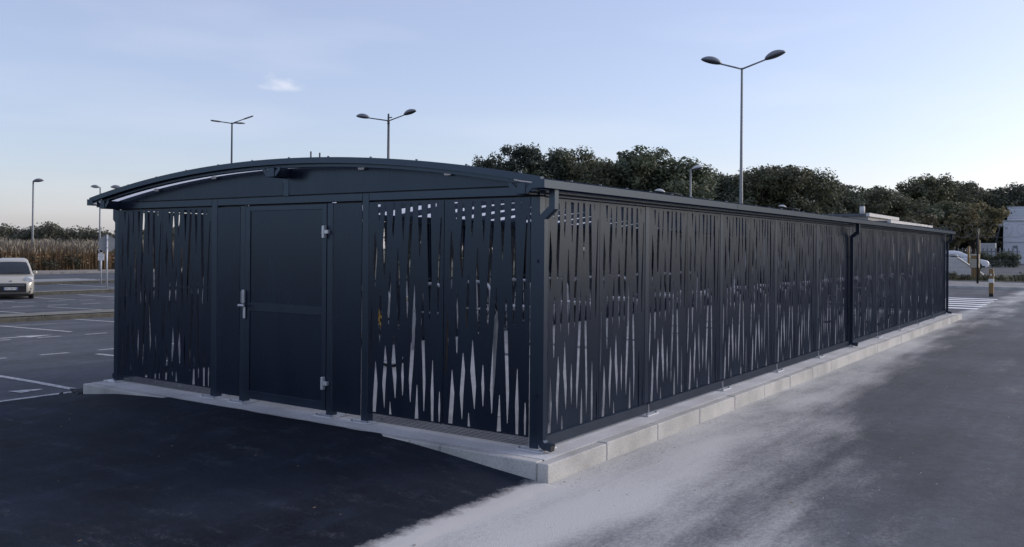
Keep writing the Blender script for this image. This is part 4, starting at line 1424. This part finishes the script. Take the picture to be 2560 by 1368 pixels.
def tree_meshes(seed, H, R, crown_lo, leaf='oak_leaf', nclump=46, per=150, size=.15, lobes=7):
    rng = random.Random(seed)
    trunk = MB()
    ch = H * .5
    lean = Vector((rng.uniform(-.25, .25), rng.uniform(-.25, .25), 0))
    trunk.tube([(0, 0, -.2), lean * .3 + Vector((0, 0, H * .25)), lean + Vector((0, 0, ch)), lean * 1.4 + Vector((0, 0, H * .82))], [.20, .16, .11, .03], 8)
    clumps = []
    mid = (H + crown_lo) / 2; hz = (H - crown_lo) / 2
    lobe = []
    for i in range(lobes):
        a = 6.283 * (i + rng.uniform(-.3, .3)) / lobes
        rr = R * rng.uniform(.35, .78); zz = mid + hz * rng.uniform(-.55, .72)
        lobe.append((Vector((math.cos(a) * rr, math.sin(a) * rr, zz)), rng.uniform(.28, .46) * R))
    lobe.append((lean * 1.3 + Vector((0, 0, H - .33 * R)), .33 * R)); lobe.append((Vector((0, 0, mid)), .5 * R))
    for c, r in lobe:
        p0 = lean * .7 + Vector((0, 0, max(.3 * H, c.z - 1.6 - r)))
        trunk.tube([tuple(p0), tuple((p0 + c) / 2 + Vector((0, 0, -.1))), tuple(c)], [.08, .05, .02], 5)
    for _ in range(nclump):
        c, r = rng.choice(lobe)
        d = Vector((rng.gauss(0, 1), rng.gauss(0, 1), rng.gauss(0, .85))).normalized() * r * rng.uniform(.5, 1.15)
        q = c + d
        q.z = min(q.z, H - .15)
        clumps.append((q, rng.uniform(.32, .72) * max(.6, R / 2.6)))
        if rng.random() < .35:
            trunk.tube([tuple(c), tuple(q)], [.022, .008], 4)
    # a few sprays that break the outline
    for _ in range(34):
        c, r = rng.choice(lobe)
        d = Vector((rng.gauss(0, 1), rng.gauss(0, 1), abs(rng.gauss(.5, .7)))).normalized() * r * rng.uniform(1.0, 1.32)
        q = c + d
        if q.z < H + .25:
            clumps.append((q, rng.uniform(.12, .32)))
            trunk.tube([tuple(c), tuple(q)], [.02, .006], 4)
    vs, fs = leaf_cloud(rng, clumps, per, size)
    me = bpy.data.meshes.new('crown'); me.from_pydata(vs, [], fs); me.materials.append(MAT[leaf])
    return trunk.mesh('trunk', 'bark'), me


VAR = {}
for k, (seed, H, R, lo, lf) in enumerate(((11, 9.2, 3.0, 2.6, 'oak_leaf'), (12, 9.2, 3.3, 2.2, 'oak_leaf'), (13, 9.2, 2.8, 2.4, 'ash_leaf'), (14, 9.2, 3.5, 1.6, 'oak_leaf'), (15, 9.2, 3.4, 1.4, 'ash_leaf'))):
    VAR[k] = tree_meshes(seed, H, R, lo, lf, 150, 170, .125, 10)


def tree(var, x, y, top, label, rz, wide=1.0, group='trees behind the shelter'):
    z0 = ground_h(x, y) - .03
    t = thing('tree', label, 'tree', (x, y, z0), rz, group)
    s = (top - .15 - z0) / 9.2
    for nm, me in zip(('trunk', 'crown'), VAR[var]):
        o = link(nm, me, t); o.scale = (s * wide, s * wide, s)
    return t


TREES = [
    (1, -33.2, 50.9, 7.9, 'dark tree behind the two leftmost trees of the row', 2.9, .8),
    (3, -32.0, 53.0, 8.3, 'dark tree behind the spiky-topped tree', 5.9, .85),
    (4, -29.0, 54.8, 8.2, 'dark tree behind the tree with the leaning top', .3, .85),
    (0, -26.9, 53.2, 8.1, 'dark tree crowding the left flank of the big round oak', 1.8, .75),
    (1, -23.2, 56.0, 7.4, 'lower dark tree on the right flank of the big round oak', 4.1, .8),
    (3, -31.0, 78.0, 8.3, 'dark tree left of the gap beside the single pale-headed lamp', .8, .9),
    (4, -25.9, 77.6, 9.0, 'dark tree between the pale-headed lamp and the near double-headed lamp', 3.1, .85),
    (0, -22.3, 81.6, 9.2, 'dark tree just right of the near double-headed lamp pole', 2.4, .9),
    (3, -19.2, 87.0, 8.3, 'dark tree on the falling slope of the tree line', 5.2, .9),
    (2, -34.6, 47.4, 8.9, 'open leafy tree at the left end of the dark row behind the roof', 0.4, .56),
    (0, -33.0, 48.6, 9.25, 'narrow dark tree, second from the left in the row behind the roof', 2.1, .68),
    (1, -31.5, 50.8, 9.3, 'dark spiky-topped tree, third from the left in the row behind the roof', 4.0, .8),
    (2, -28.8, 51.6, 8.95, 'loose tree with a leaning top, left of the big round oak', 5.3, .72),
    (3, -25.0, 54.2, 9.05, 'big round dark oak just left of the lamp with the single pale head', 1.2, .98),
    (0, -30.2, 53.5, 8.2, 'dark tree filling the gap behind the leaning-topped tree', 3.3, .9),
    (0, -28.4, 57.5, 8.0, 'dark tree half hidden behind the big round oak', .9, 1.0),
    (1, -28.0, 75.2, 9.2, 'dark tree right of the single pale-headed lamp', 0.2, .95),
    (4, -23.8, 79.4, 9.8, 'tall dark tree behind the near double-headed lamp', 2.6, 1.05),
    (1, -21.0, 83.8, 8.9, 'rounded tree sloping down to the right of the near double-headed lamp', 4.4, .95),
    (4, -17.8, 90.9, 7.9, 'low broad tree above the grey roof with the chimney', 5.5, 1.1),
    (3, -19.5, 97.0, 8.6, 'low dark tree filling the dip in the tree line', 1.9, 1.2),
    (2, -16.8, 111.0, 11.3, 'tall narrow tree standing clear of the line at the right', 3.0, .85),
    (4, -13.7, 118.1, 10.4, 'broad tree right of the tall narrow one', .7, .95),
    (1, -9.9, 120.8, 10.0, 'tree behind the ribbed parapet of the white building', 2.2, 1.05),
    (3, -5.9, 121.1, 9.8, 'tree at the right edge behind the white building', 5.0, 1.0),
    (3, -24.5, 93.0, 9.2, 'dark tree at the back between the near lamp and the low dip', 3.7, 1.15),
    (4, -13.0, 106.0, 7.4, 'dark low tree behind the russet trees', 4.9, 1.1),
    (3, -16.3, 100.0, 7.4, 'dark low tree in front of the tall narrow one', .1, 1.3),
    (0, -33.6, 84.0, 8.6, 'dark tree far behind the row, seen through its gaps', 1.4, 1.4),
]
for v, x, y, top, lab, rz, wd in TREES:
    tree(v, x, y, top, lab, rz, wd * 1.3)
rt = tree_meshes(21, 5.4, 2.2, 1.9, 'russet_leaf', 60, 190, .15, 8)
for i, (x, y, lab, rz, s) in enumerate(((-10.3, 79.0, 'russet-topped low tree above the coil fence, left one of the pair', .5, .98), (-6.9, 79.4, 'russet-topped low tree above the coil fence, beside the white building', 2.5, 1.02), (-12.6, 82.0, 'russet low tree mostly hidden behind the grey flat-roofed building', 4.1, .93))):
    t = thing('tree', lab, 'tree', (x, y, ground_h(x, y) - .03), rz, 'low russet trees')
    for nm, me in zip(('trunk', 'crown'), rt):
        o = link(nm, me, t); o.scale = (s * 1.0, s * 1.0, s)


def shrub(label, x, y, r, h, seed, leaf='shrub_leaf', group='shrubs on the verge', n=14):
    rng = random.Random(seed)
    z = max(ground_h(x, y), -.06 if y > 50 else -9)
    t = thing('shrub', label, 'shrub', (x, y, z), 0, group)
    cl = [(Vector((rng.gauss(0, r * .45), rng.gauss(0, r * .3), h * rng.uniform(.2, .78))), rng.uniform(.25, .42) * min(r, h)) for _ in range(n)]
    vs, fs = leaf_cloud(rng, cl, 330, .065)
    me = bpy.data.meshes.new('foliage'); me.from_pydata(vs, [], fs); me.materials.append(MAT[leaf])
    link('foliage', me, t)
    m = MB()
    for c, _ in cl[:7]:
        m.tube([(c.x * .3, c.y * .3, -.05), tuple(c)], [.018, .006], 4)
    m.build('stem', 'bark', t)


for i, (x, y, r, h, lab) in enumerate((
        (-5.2, 52.6, 1.2, .62, 'dark low shrub at the foot of the fence beside the shelter end'),
        (-3.9, 52.4, .9, .45, 'low straggly shrub below the white concrete ramp'),
        (-2.9, 52.8, .8, .42, 'small straggly shrub just right of the dark fence post'),
        (-1.6, 53.0, .8, .4, 'small low shrub behind the yellow bollard'),
        (.3, 53.6, 1.4, 1.0, 'taller green shrub on the verge at the right edge'),
        (2.2, 53.8, 1.6, 1.0, 'green shrub on the verge beyond the right edge'))):
    shrub(lab, x, y, r, h, 40 + i)
# grass tufts along the verge and on the islands
rng = random.Random(77)
m = MB()
for i in range(5200):
    if i < 3600:
        x, y = rng.uniform(-9, 7), rng.uniform(50.7, 57.5); z = max(ground_h(x, y), -.06) + .02; hh = rng.uniform(.06, .3) * (1 - .5 * ss(53, 57, y))
    elif i < 4700:
        x, y = rng.choice((-20.06, -21.6)) + rng.uniform(-.12, .12), rng.uniform(-2, 20); z = ground_h(x, y) + .1; hh = rng.uniform(.02, .07)
    else:
        x, y = rng.choice((-37.5, -48.5)) + rng.uniform(-.12, .12), rng.uniform(8, 30); z = ground_h(x, y) + .1; hh = rng.uniform(.03, .1)
    a = rng.random() * 6.283; w = .012 + hh * .05
    dx, dy = math.cos(a) * w, math.sin(a) * w
    lx_, ly_ = rng.gauss(0, .25) * hh, rng.gauss(0, .25) * hh
    m.add([(x - dx, y - dy, z), (x + dx, y + dy, z), (x + lx_, y + ly_, z + hh)], [(0, 1, 2)])
stuff(m.raw('verge_grass', 'shrub_leaf'), 'short rough grass on the verge and island edges', 'grass')

# reeds beyond the car park on the left
rng = random.Random(5)
st, pm, br = MB(), MB(), []
for i in range(21000):
    y = rng.uniform(4, 66); x = -72.8 - rng.random() ** 1.3 * 9
    hh = rng.uniform(1.75, 2.7) + .5 * noise.noise(Vector((x * .3, y * .45, 0)))
    z = -.72; a = rng.random() * 6.283; w = rng.uniform(.010, .026)
    dx, dy = math.cos(a) * w, math.sin(a) * w
    ex, ey = rng.gauss(0, .13), rng.gauss(0, .13)
    st.add([(x - dx, y - dy, z), (x + dx, y + dy, z), (x + ex * .4 + dx * .8, y + ey * .4 + dy * .8, z + hh * .6), (x + ex, y + ey, z + hh), (x + ex * .4 - dx * .8, y + ey * .4 - dy * .8, z + hh * .6)], [(0, 1, 2, 3, 4)])
    if i % 3 == 0:   # leaf blades
        for _ in range(2):
            zz = z + hh * rng.uniform(.3, .7); b = rng.random() * 6.283; ll = rng.uniform(.25, .5)
            st.add([(x, y, zz), (x + math.cos(b) * ll * .5 - dy, y + math.sin(b) * ll * .5 + dx, zz + .16), (x + math.cos(b) * ll, y + math.sin(b) * ll, zz + .04)], [(0, 1, 2)])
    if rng.random() < .75:
        pw = rng.uniform(.035, .07); tx, ty, tz = x + ex, y + ey, z + hh
        pm.add([(tx - dx * 2, ty - dy * 2, tz - .30), (tx + pw * math.cos(a), ty + pw * math.sin(a), tz - .05), (tx + ex * .8, ty + ey * .8, tz + .22), (tx - pw * math.cos(a), ty - pw * math.sin(a), tz - .02)], [(0, 1, 2, 3)])
stuff(st.raw('reed_stems', 'reed_stem'), 'tall brown reeds growing along the far side of the car park', 'reeds')
stuff(pm.raw('reed_plumes', 'reed_plume'), 'pale feathery plumes on top of the brown reeds', 'reeds')
cl = [(Vector((-72.4 + rng.uniform(-.9, .5), rng.uniform(6, 64), -.72 + rng.uniform(.1, 1.25) * (1 + .5 * noise.noise(Vector((i * .37, 0, 0)))))), rng.uniform(.3, .6)) for i in range(120)]
vs, fs = leaf_cloud(rng, cl, 130, .09)
me = bpy.data.meshes.new('bramble_thicket'); me.from_pydata(vs, [], fs); me.materials.append(MAT['bramble_leaf'])
stuff(link('bramble_thicket', me), 'dark bramble thicket at the foot of the brown reeds', 'thicket')
# far wood on the left skyline
cl = []
for i in range(1300):
    u = rng.uniform(-60, 45)
    base = Vector((-128, 60, 0)) + Vector((.43, .9, 0)) * u + Vector((-.9, .43, 0)) * rng.uniform(0, 14)
    hgt = 4.5 + .8 * noise.noise(Vector((u * .07, 2, 0))) + .6 * noise.noise(Vector((u * .23, 5, 0)))
    cl.append((base + Vector((0, 0, -.6 + hgt * rng.random() ** .6)), rng.uniform(.6, 1.2)))
vs, fs = leaf_cloud(rng, cl, 52, .24)
me = bpy.data.meshes.new('far_wood'); me.from_pydata(vs, [], fs); me.materials.append(MAT['far_leaf'])
stuff(link('far_wood', me), 'hazy grey-green wood on the skyline behind the reeds', 'wood')

# dense undergrowth filling the wood behind the right-hand trees
cl = []
for i in range(1500):
    f_ = rng.random()
    base = Vector((-62, 66, 0)).lerp(Vector((-2, 133, 0)), f_) + Vector((-.75, .66, 0)) * rng.uniform(0, 9)
    hgt = 6.6 + 1.1 * noise.noise(Vector((f_ * 14, 2, 0))) + .6 * noise.noise(Vector((f_ * 41, 5, 0)))
    cl.append((base + Vector((0, 0, -.3 + hgt * rng.random() ** .65)), rng.uniform(.6, 1.15)))
vs, fs = leaf_cloud(rng, cl, 60, .2)
me = bpy.data.meshes.new('wood_undergrowth'); me.from_pydata(vs, [], fs); me.materials.append(MAT['oak_leaf'])
stuff(link('wood_undergrowth', me), 'dark mass of undergrowth and trees behind the right-hand tree row', 'wood')

# ------------------------------------------------------------------ buildings behind and to the right
bd = thing('flat_roofed_building', 'low grey building with pale roof edges and a short chimney behind the shelter', 'building', (-8, 46.4, ground_h(-8, 46.4)))
z0 = ground_h(-8, 46.4)
def rel(m, ox, oy, oz):
    m.v = [(p[0] - ox, p[1] - oy, p[2] - oz) for p in m.v]; return m
m = MB(); m.box(-20, -8.05, 46.45, 54.1, -.6, 3.66); rel(m, -8, 46.4, z0).build('wall', 'grey_wall', bd)
m = MB(); m.box(-20.2, -8.15, 46.3, 54.25, 3.66, 3.80, .01); rel(m, -8, 46.4, z0).build('roof', 'grey_roof', bd)
m = MB(); m.box(-8.145, -7.95, 46.3, 54.25, 3.63, 3.83, .01); rel(m, -8, 46.4, z0).build('roof_edge', 'white_fascia', bd)
m = MB(); m.box(-8.04, -7.0, 47.1, 60.0, -.6, 3.3); rel(m, -8, 46.4, z0).build('annex_wall', 'grey_wall', bd)
m = MB(); m.box(-7.94, -7.15, 46.95, 60.1, 3.3, 3.40, .01); rel(m, -8, 46.4, z0).build('annex_roof', 'grey_roof', bd)
m = MB(); m.box(-7.14, -6.95, 46.95, 60.1, 3.27, 3.45, .01); rel(m, -8, 46.4, z0).build('roof_edge', 'white_fascia', bd)
m = MB(); m.tube([(-8.95, 48.9, 3.75), (-8.95, 48.9, 4.33)], .15, 12); ch_ = rel(m, -8, 46.4, z0).build('chimney', 'white_fascia', bd)
m = MB(); m.tube([(-8.95, 48.9, 4.33), (-8.95, 48.9, 4.41)], .11, 12); rel(m, -8, 46.4, z0).build('chimney_cap', 'black_plastic', bd)
for k in range(3):
    m = MB(); m.box(-6.998, -6.97, 49 + k * 3.6, 50.8 + k * 3.6, 1.0, 2.4); w_ = rel(m, -8, 46.4, z0).build('window', 'white_fascia', bd)
    m = MB(); m.box(-6.968, -6.96, 49.08 + k * 3.6, 50.72 + k * 3.6, 1.08, 2.32); rel(m, -8, 46.4, z0).build('pane', 'car_glass', bd)

wb = thing('white_building', 'white rendered building with a ribbed metal parapet at the right edge', 'building', (-8.3, 115.8, .3))
def wbp(name, mat, *boxes, bev=0):
    m = MB()
    for b in boxes:
        m.box(*b, bev)
    return rel(m, -8.3, 115.8, .3).build(name, mat, wb)
wbp('wall', 'white_render', (-8.3, 14, 115.8, 130, -.2, 5.50))
wbp('coping', 'white_fascia', (-8.36, 14, 115.72, 115.79, 5.42, 5.56), bev=.01)
for i in range(8):
    wbp('parapet_rib', 'white_render', (-7.9, 14, 115.86 + .0 * i, 116.1, 5.565 + .2 * i, 5.745 + .2 * i), bev=.03)
wbp('parapet_cap', 'white_fascia', (-7.96, 14, 115.8, 116.2, 7.17, 7.24))
wbp('wall_vent', 'galv_dull', (-7.25, -6.75, 115.74, 115.795, 2.2, 2.5))
wbp('wall_box', 'white_fascia', (-8.05, -7.85, 115.7, 115.79, 4.55, 4.8))
wbp('plinth', 'ramp_concrete', (-8.32, 14, 115.7, 115.79, -.2, .42))
wbp('string_course', 'white_fascia', (-8.32, 14, 115.74, 115.795, 2.9, 2.97))
t = thing('security_camera', 'small white camera on a bracket at the corner of the white building', 'camera', (-8.6, 115.6, 4.95))
m = MB(); m.tube([(.3, .2, .25), (.05, 0, .25), (0, 0, .15)], .03, 6); m.build('bracket', 'white_fascia', t)
m = MB(); m.loft([[(r_ * math.cos(2 * math.pi * k / 12), r_ * math.sin(2 * math.pi * k / 12), z) for k in range(12)] for r_, z in ((.12, .2), (.24, .12), (.26, .02), (.2, -.12), (.06, -.2))])
m.build('dome', 'white_fascia', t)
t = thing('ladder', 'thin metal ladder leaning against the corner of the white building', 'ladder', (-9.0, 115.2, .3))
m = MB()
for s in (0, .5):
    m.tube([(-.6 + s * .3, -.4 - s, 0), (.35 + s * .3, .3 - s, 4.7)], .03, 6)
m.each('rail', 'wire', t)
for k in range(12):
    f_ = (k + 1) / 13
    a_ = Vector((-.6, -.4, 0)).lerp(Vector((.35, .3, 4.7)), f_); b_ = Vector((-.45, -.9, 0)).lerp(Vector((.5, -.2, 4.7)), f_)
    MB().tube([tuple(a_), tuple(b_)], .022, 5).build('rung', 'wire', t)
t = thing('utility_cabinet', 'pale metal cabinet between the hedge and the white building', 'cabinet', (-8.3, 101.5, .3))
m = MB(); m.box(-.75, .75, -.4, .4, .1, 2.35, .03); m.build('housing', 'white_fascia', t)
m = MB(); m.box(-.75, .75, -.45, .45, 0, .1); m.build('base', 'ramp_concrete', t)
m = MB(); m.box(-.04, .0, -.42, -.401, .2, 2.2); m.build('door_seam', 'galv_dull', t)
t = thing('clipped_hedge', 'dark clipped hedge behind the white cars', 'hedge', (-7.6, 86.0, .3))
rng = random.Random(8)
cl = [(Vector((rng.uniform(-3.2, 3.4), rng.uniform(-.4, .4), rng.uniform(.15, 1.25))), .42) for _ in range(90)]
vs, fs = leaf_cloud(rng, cl, 260, .08)
me = bpy.data.meshes.new('foliage'); me.from_pydata(vs, [], fs); me.materials.append(MAT['oak_leaf']); link('foliage', me, t)
m = MB()
for k in range(12):
    m.tube([(-3 + k * .55, 0, 0), (-3 + k * .55, 0, 1.0)], .03, 5)
m.build('stem', 'bark', t)
t = thing('palisade_fence', 'pale upright palings under the russet trees', 'fence', (-9.6, 90.0, .3))
for k in range(26):
    m = MB(); m.prism([(-4 + k * .36, 0), (-3.86 + k * .36, 0), (-3.86 + k * .36, 1.7), (-3.93 + k * .36, 1.82), (-4 + k * .36, 1.7)], 'y', -.02, .02); m.build('paling', 'galv_dull', t)
m = MB(); m.box(-4.1, 5.3, .022, .06, .4, .47); m.box(-4.1, 5.3, .022, .06, 1.4, 1.47); m.each('rail', 'wire', t)

# white concrete ramp wall beyond the fence
t = thing('ramp_wall', 'white concrete ramp wall with a sloping top, beyond the mesh fence', 'wall', (-5, 57.2, .1))
m = MB()
P3 = [(-4.2, -.2), (1.42, -.2), (1.42, .12), (-.02, 1.16), (-.5, 1.24), (-4.2, 1.3)]
m.prism(P3, 'y', 0, .3); m.build('wall', 'ramp_concrete', t)
m = MB()
m.prism([(1.47, .10), (1.47, .18), (-.02, 1.26), (-.02, 1.17)], 'y', -.05, .36); m.build('coping', 'white_fascia', t)
m = MB(); m.box(-4.2, -.03, -.05, .36, 1.30, 1.38); m.build('level_coping', 'white_fascia', t)

# mesh fence with coils of razor wire, dark posts
fn = thing('mesh_fence', 'wire mesh fence on dark posts topped with looping coils of wire', 'fence', (-2.62, 47.3, -.02))
for k in range(-4, 6):
    m = MB(); m.tube([(k * 2.5, 0, 0), (k * 2.5, 0, 2.5), (k * 2.5, .25, 2.95)], [.055, .05, .035], 8); m.build('fence_post', 'black_plastic', fn)
for k in range(-4, 5):
    m = MB()
    x0 = k * 2.5
    for i in range(25):
        x = x0 + .05 + i * .1
        m.box(x - .0022, x + .0022, .0, .004, .08, 1.25)
    for z in (.1, .35, .6, .85, 1.1, 1.25):
        m.box(x0 + .05, x0 + 2.45, .004, .008, z - .003, z + .003)
    m.raw('mesh_bay', 'wire_coil', fn)
m = MB()
pts = []
N = 36 * 36
for i in range(N):
    a = 2 * math.pi * i / 36
    xx = -10 + 22.5 * i / N
    pts.append((xx + .0, .2 + .30 * math.cos(a) * .6, 2.83 + .36 * math.sin(a)))
pts = [(p[0] + .34 * math.cos(2 * math.pi * i / 36), p[1], p[2]) for i, p in enumerate(pts)]
m.tube(pts, .007, 4, False)
m.build('wire_coil', 'wire_coil', fn)
m = MB(); m.tube([(-10, .2, 2.5), (12.5, .2, 2.5)], .006, 4); m.build('top_wire', 'wire_coil', fn)

# yellow posts, barrier box and bollard
t = thing('yellow_bollard', 'ochre yellow bollard with a white band beside the pedestrian crossing', 'bollard', (-.56, 34.6, -.148))
m = MB(); m.box(-.085, .085, -.085, .085, .12, .56, .012); m.build('lower_shaft', 'yellow_paint', t)
m = MB(); m.box(-.09, .09, -.09, .09, .565, .725, .006); m.build('white_band', 'white_band', t)
m = MB(); m.box(-.085, .085, -.085, .085, .73, 1.13, .014); m.build('upper_shaft', 'yellow_paint', t)
m = MB(); m.box(-.075, .075, -.075, .075, 0, .12, .004); m.build('dark_foot', 'rubber', t)
m = MB(); m.box(-.03, .03, -.12, -.086, .85, .93, .006); m.box(.086, .12, -.03, .03, .85, .93, .006); m.each('reflector', 'white_band', t)
for lab, x, y, h_ in (('tall thin yellow post just right of the dark fence post', -3.72, 56.8, 2.3), ('shorter yellow post beside the roof of the white car', -4.84, 60.9, 1.75)):
    t = thing('yellow_post', lab, 'post', (x, y, ground_h(x, y)), 0, 'yellow posts beyond the fence')
    m = MB(); m.tube([(0, 0, 0), (0, 0, h_)], .075, 10); m.build('shaft', 'yellow_paint', t)
    m = MB(); m.tube([(0, 0, h_), (0, 0, h_ + .04)], [.075, .03], 10); m.build('cap', 'yellow_paint', t)
t = thing('barrier_box', 'ochre yellow barrier housing beside the ramp wall', 'barrier', (-3.78, 55.6, .05))
m = MB(); m.box(-.27, .22, -.2, .2, .62, 1.5, .03); m.build('housing', 'sign_cream', t)
m = MB(); m.box(-.2, .15, -.15, .15, 0, .62, .01); m.build('plinth', 'yellow_paint', t)
m = MB(); m.box(-.2, .15, -.215, -.201, 1.2, 1.4, .004); m.build('front_plate', 'yellow_paint', t)

# a few dead leaves blown on to the asphalt
rng = random.Random(31)
m = MB()
for i in range(60):
    x, y = (rng.uniform(-6, .2), rng.uniform(-4, -.7)) if i < 26 else (rng.uniform(.4, 4), rng.uniform(-2, 14))
    z = -.1455 + (patch_front(x) + .146) * (1 - ss(0, 1.55, -.31 - y)) + .012 if x < .3 else -.144
    a = rng.random() * 6.283; s = rng.uniform(.008, .02)
    u = Vector((math.cos(a), math.sin(a), rng.uniform(-.2, .2))) * s; v = Vector((-math.sin(a), math.cos(a), rng.uniform(.0, .5))) * s * .5
    c = Vector((x, y, z))
    m.add([c - u, c + v, c + u, c - v * .6], [(0, 1, 2, 3)])
stuff(m.raw('fallen_leaves', 'leaf_litter'), 'scattered tiny dead leaves on the asphalt', 'leaves')
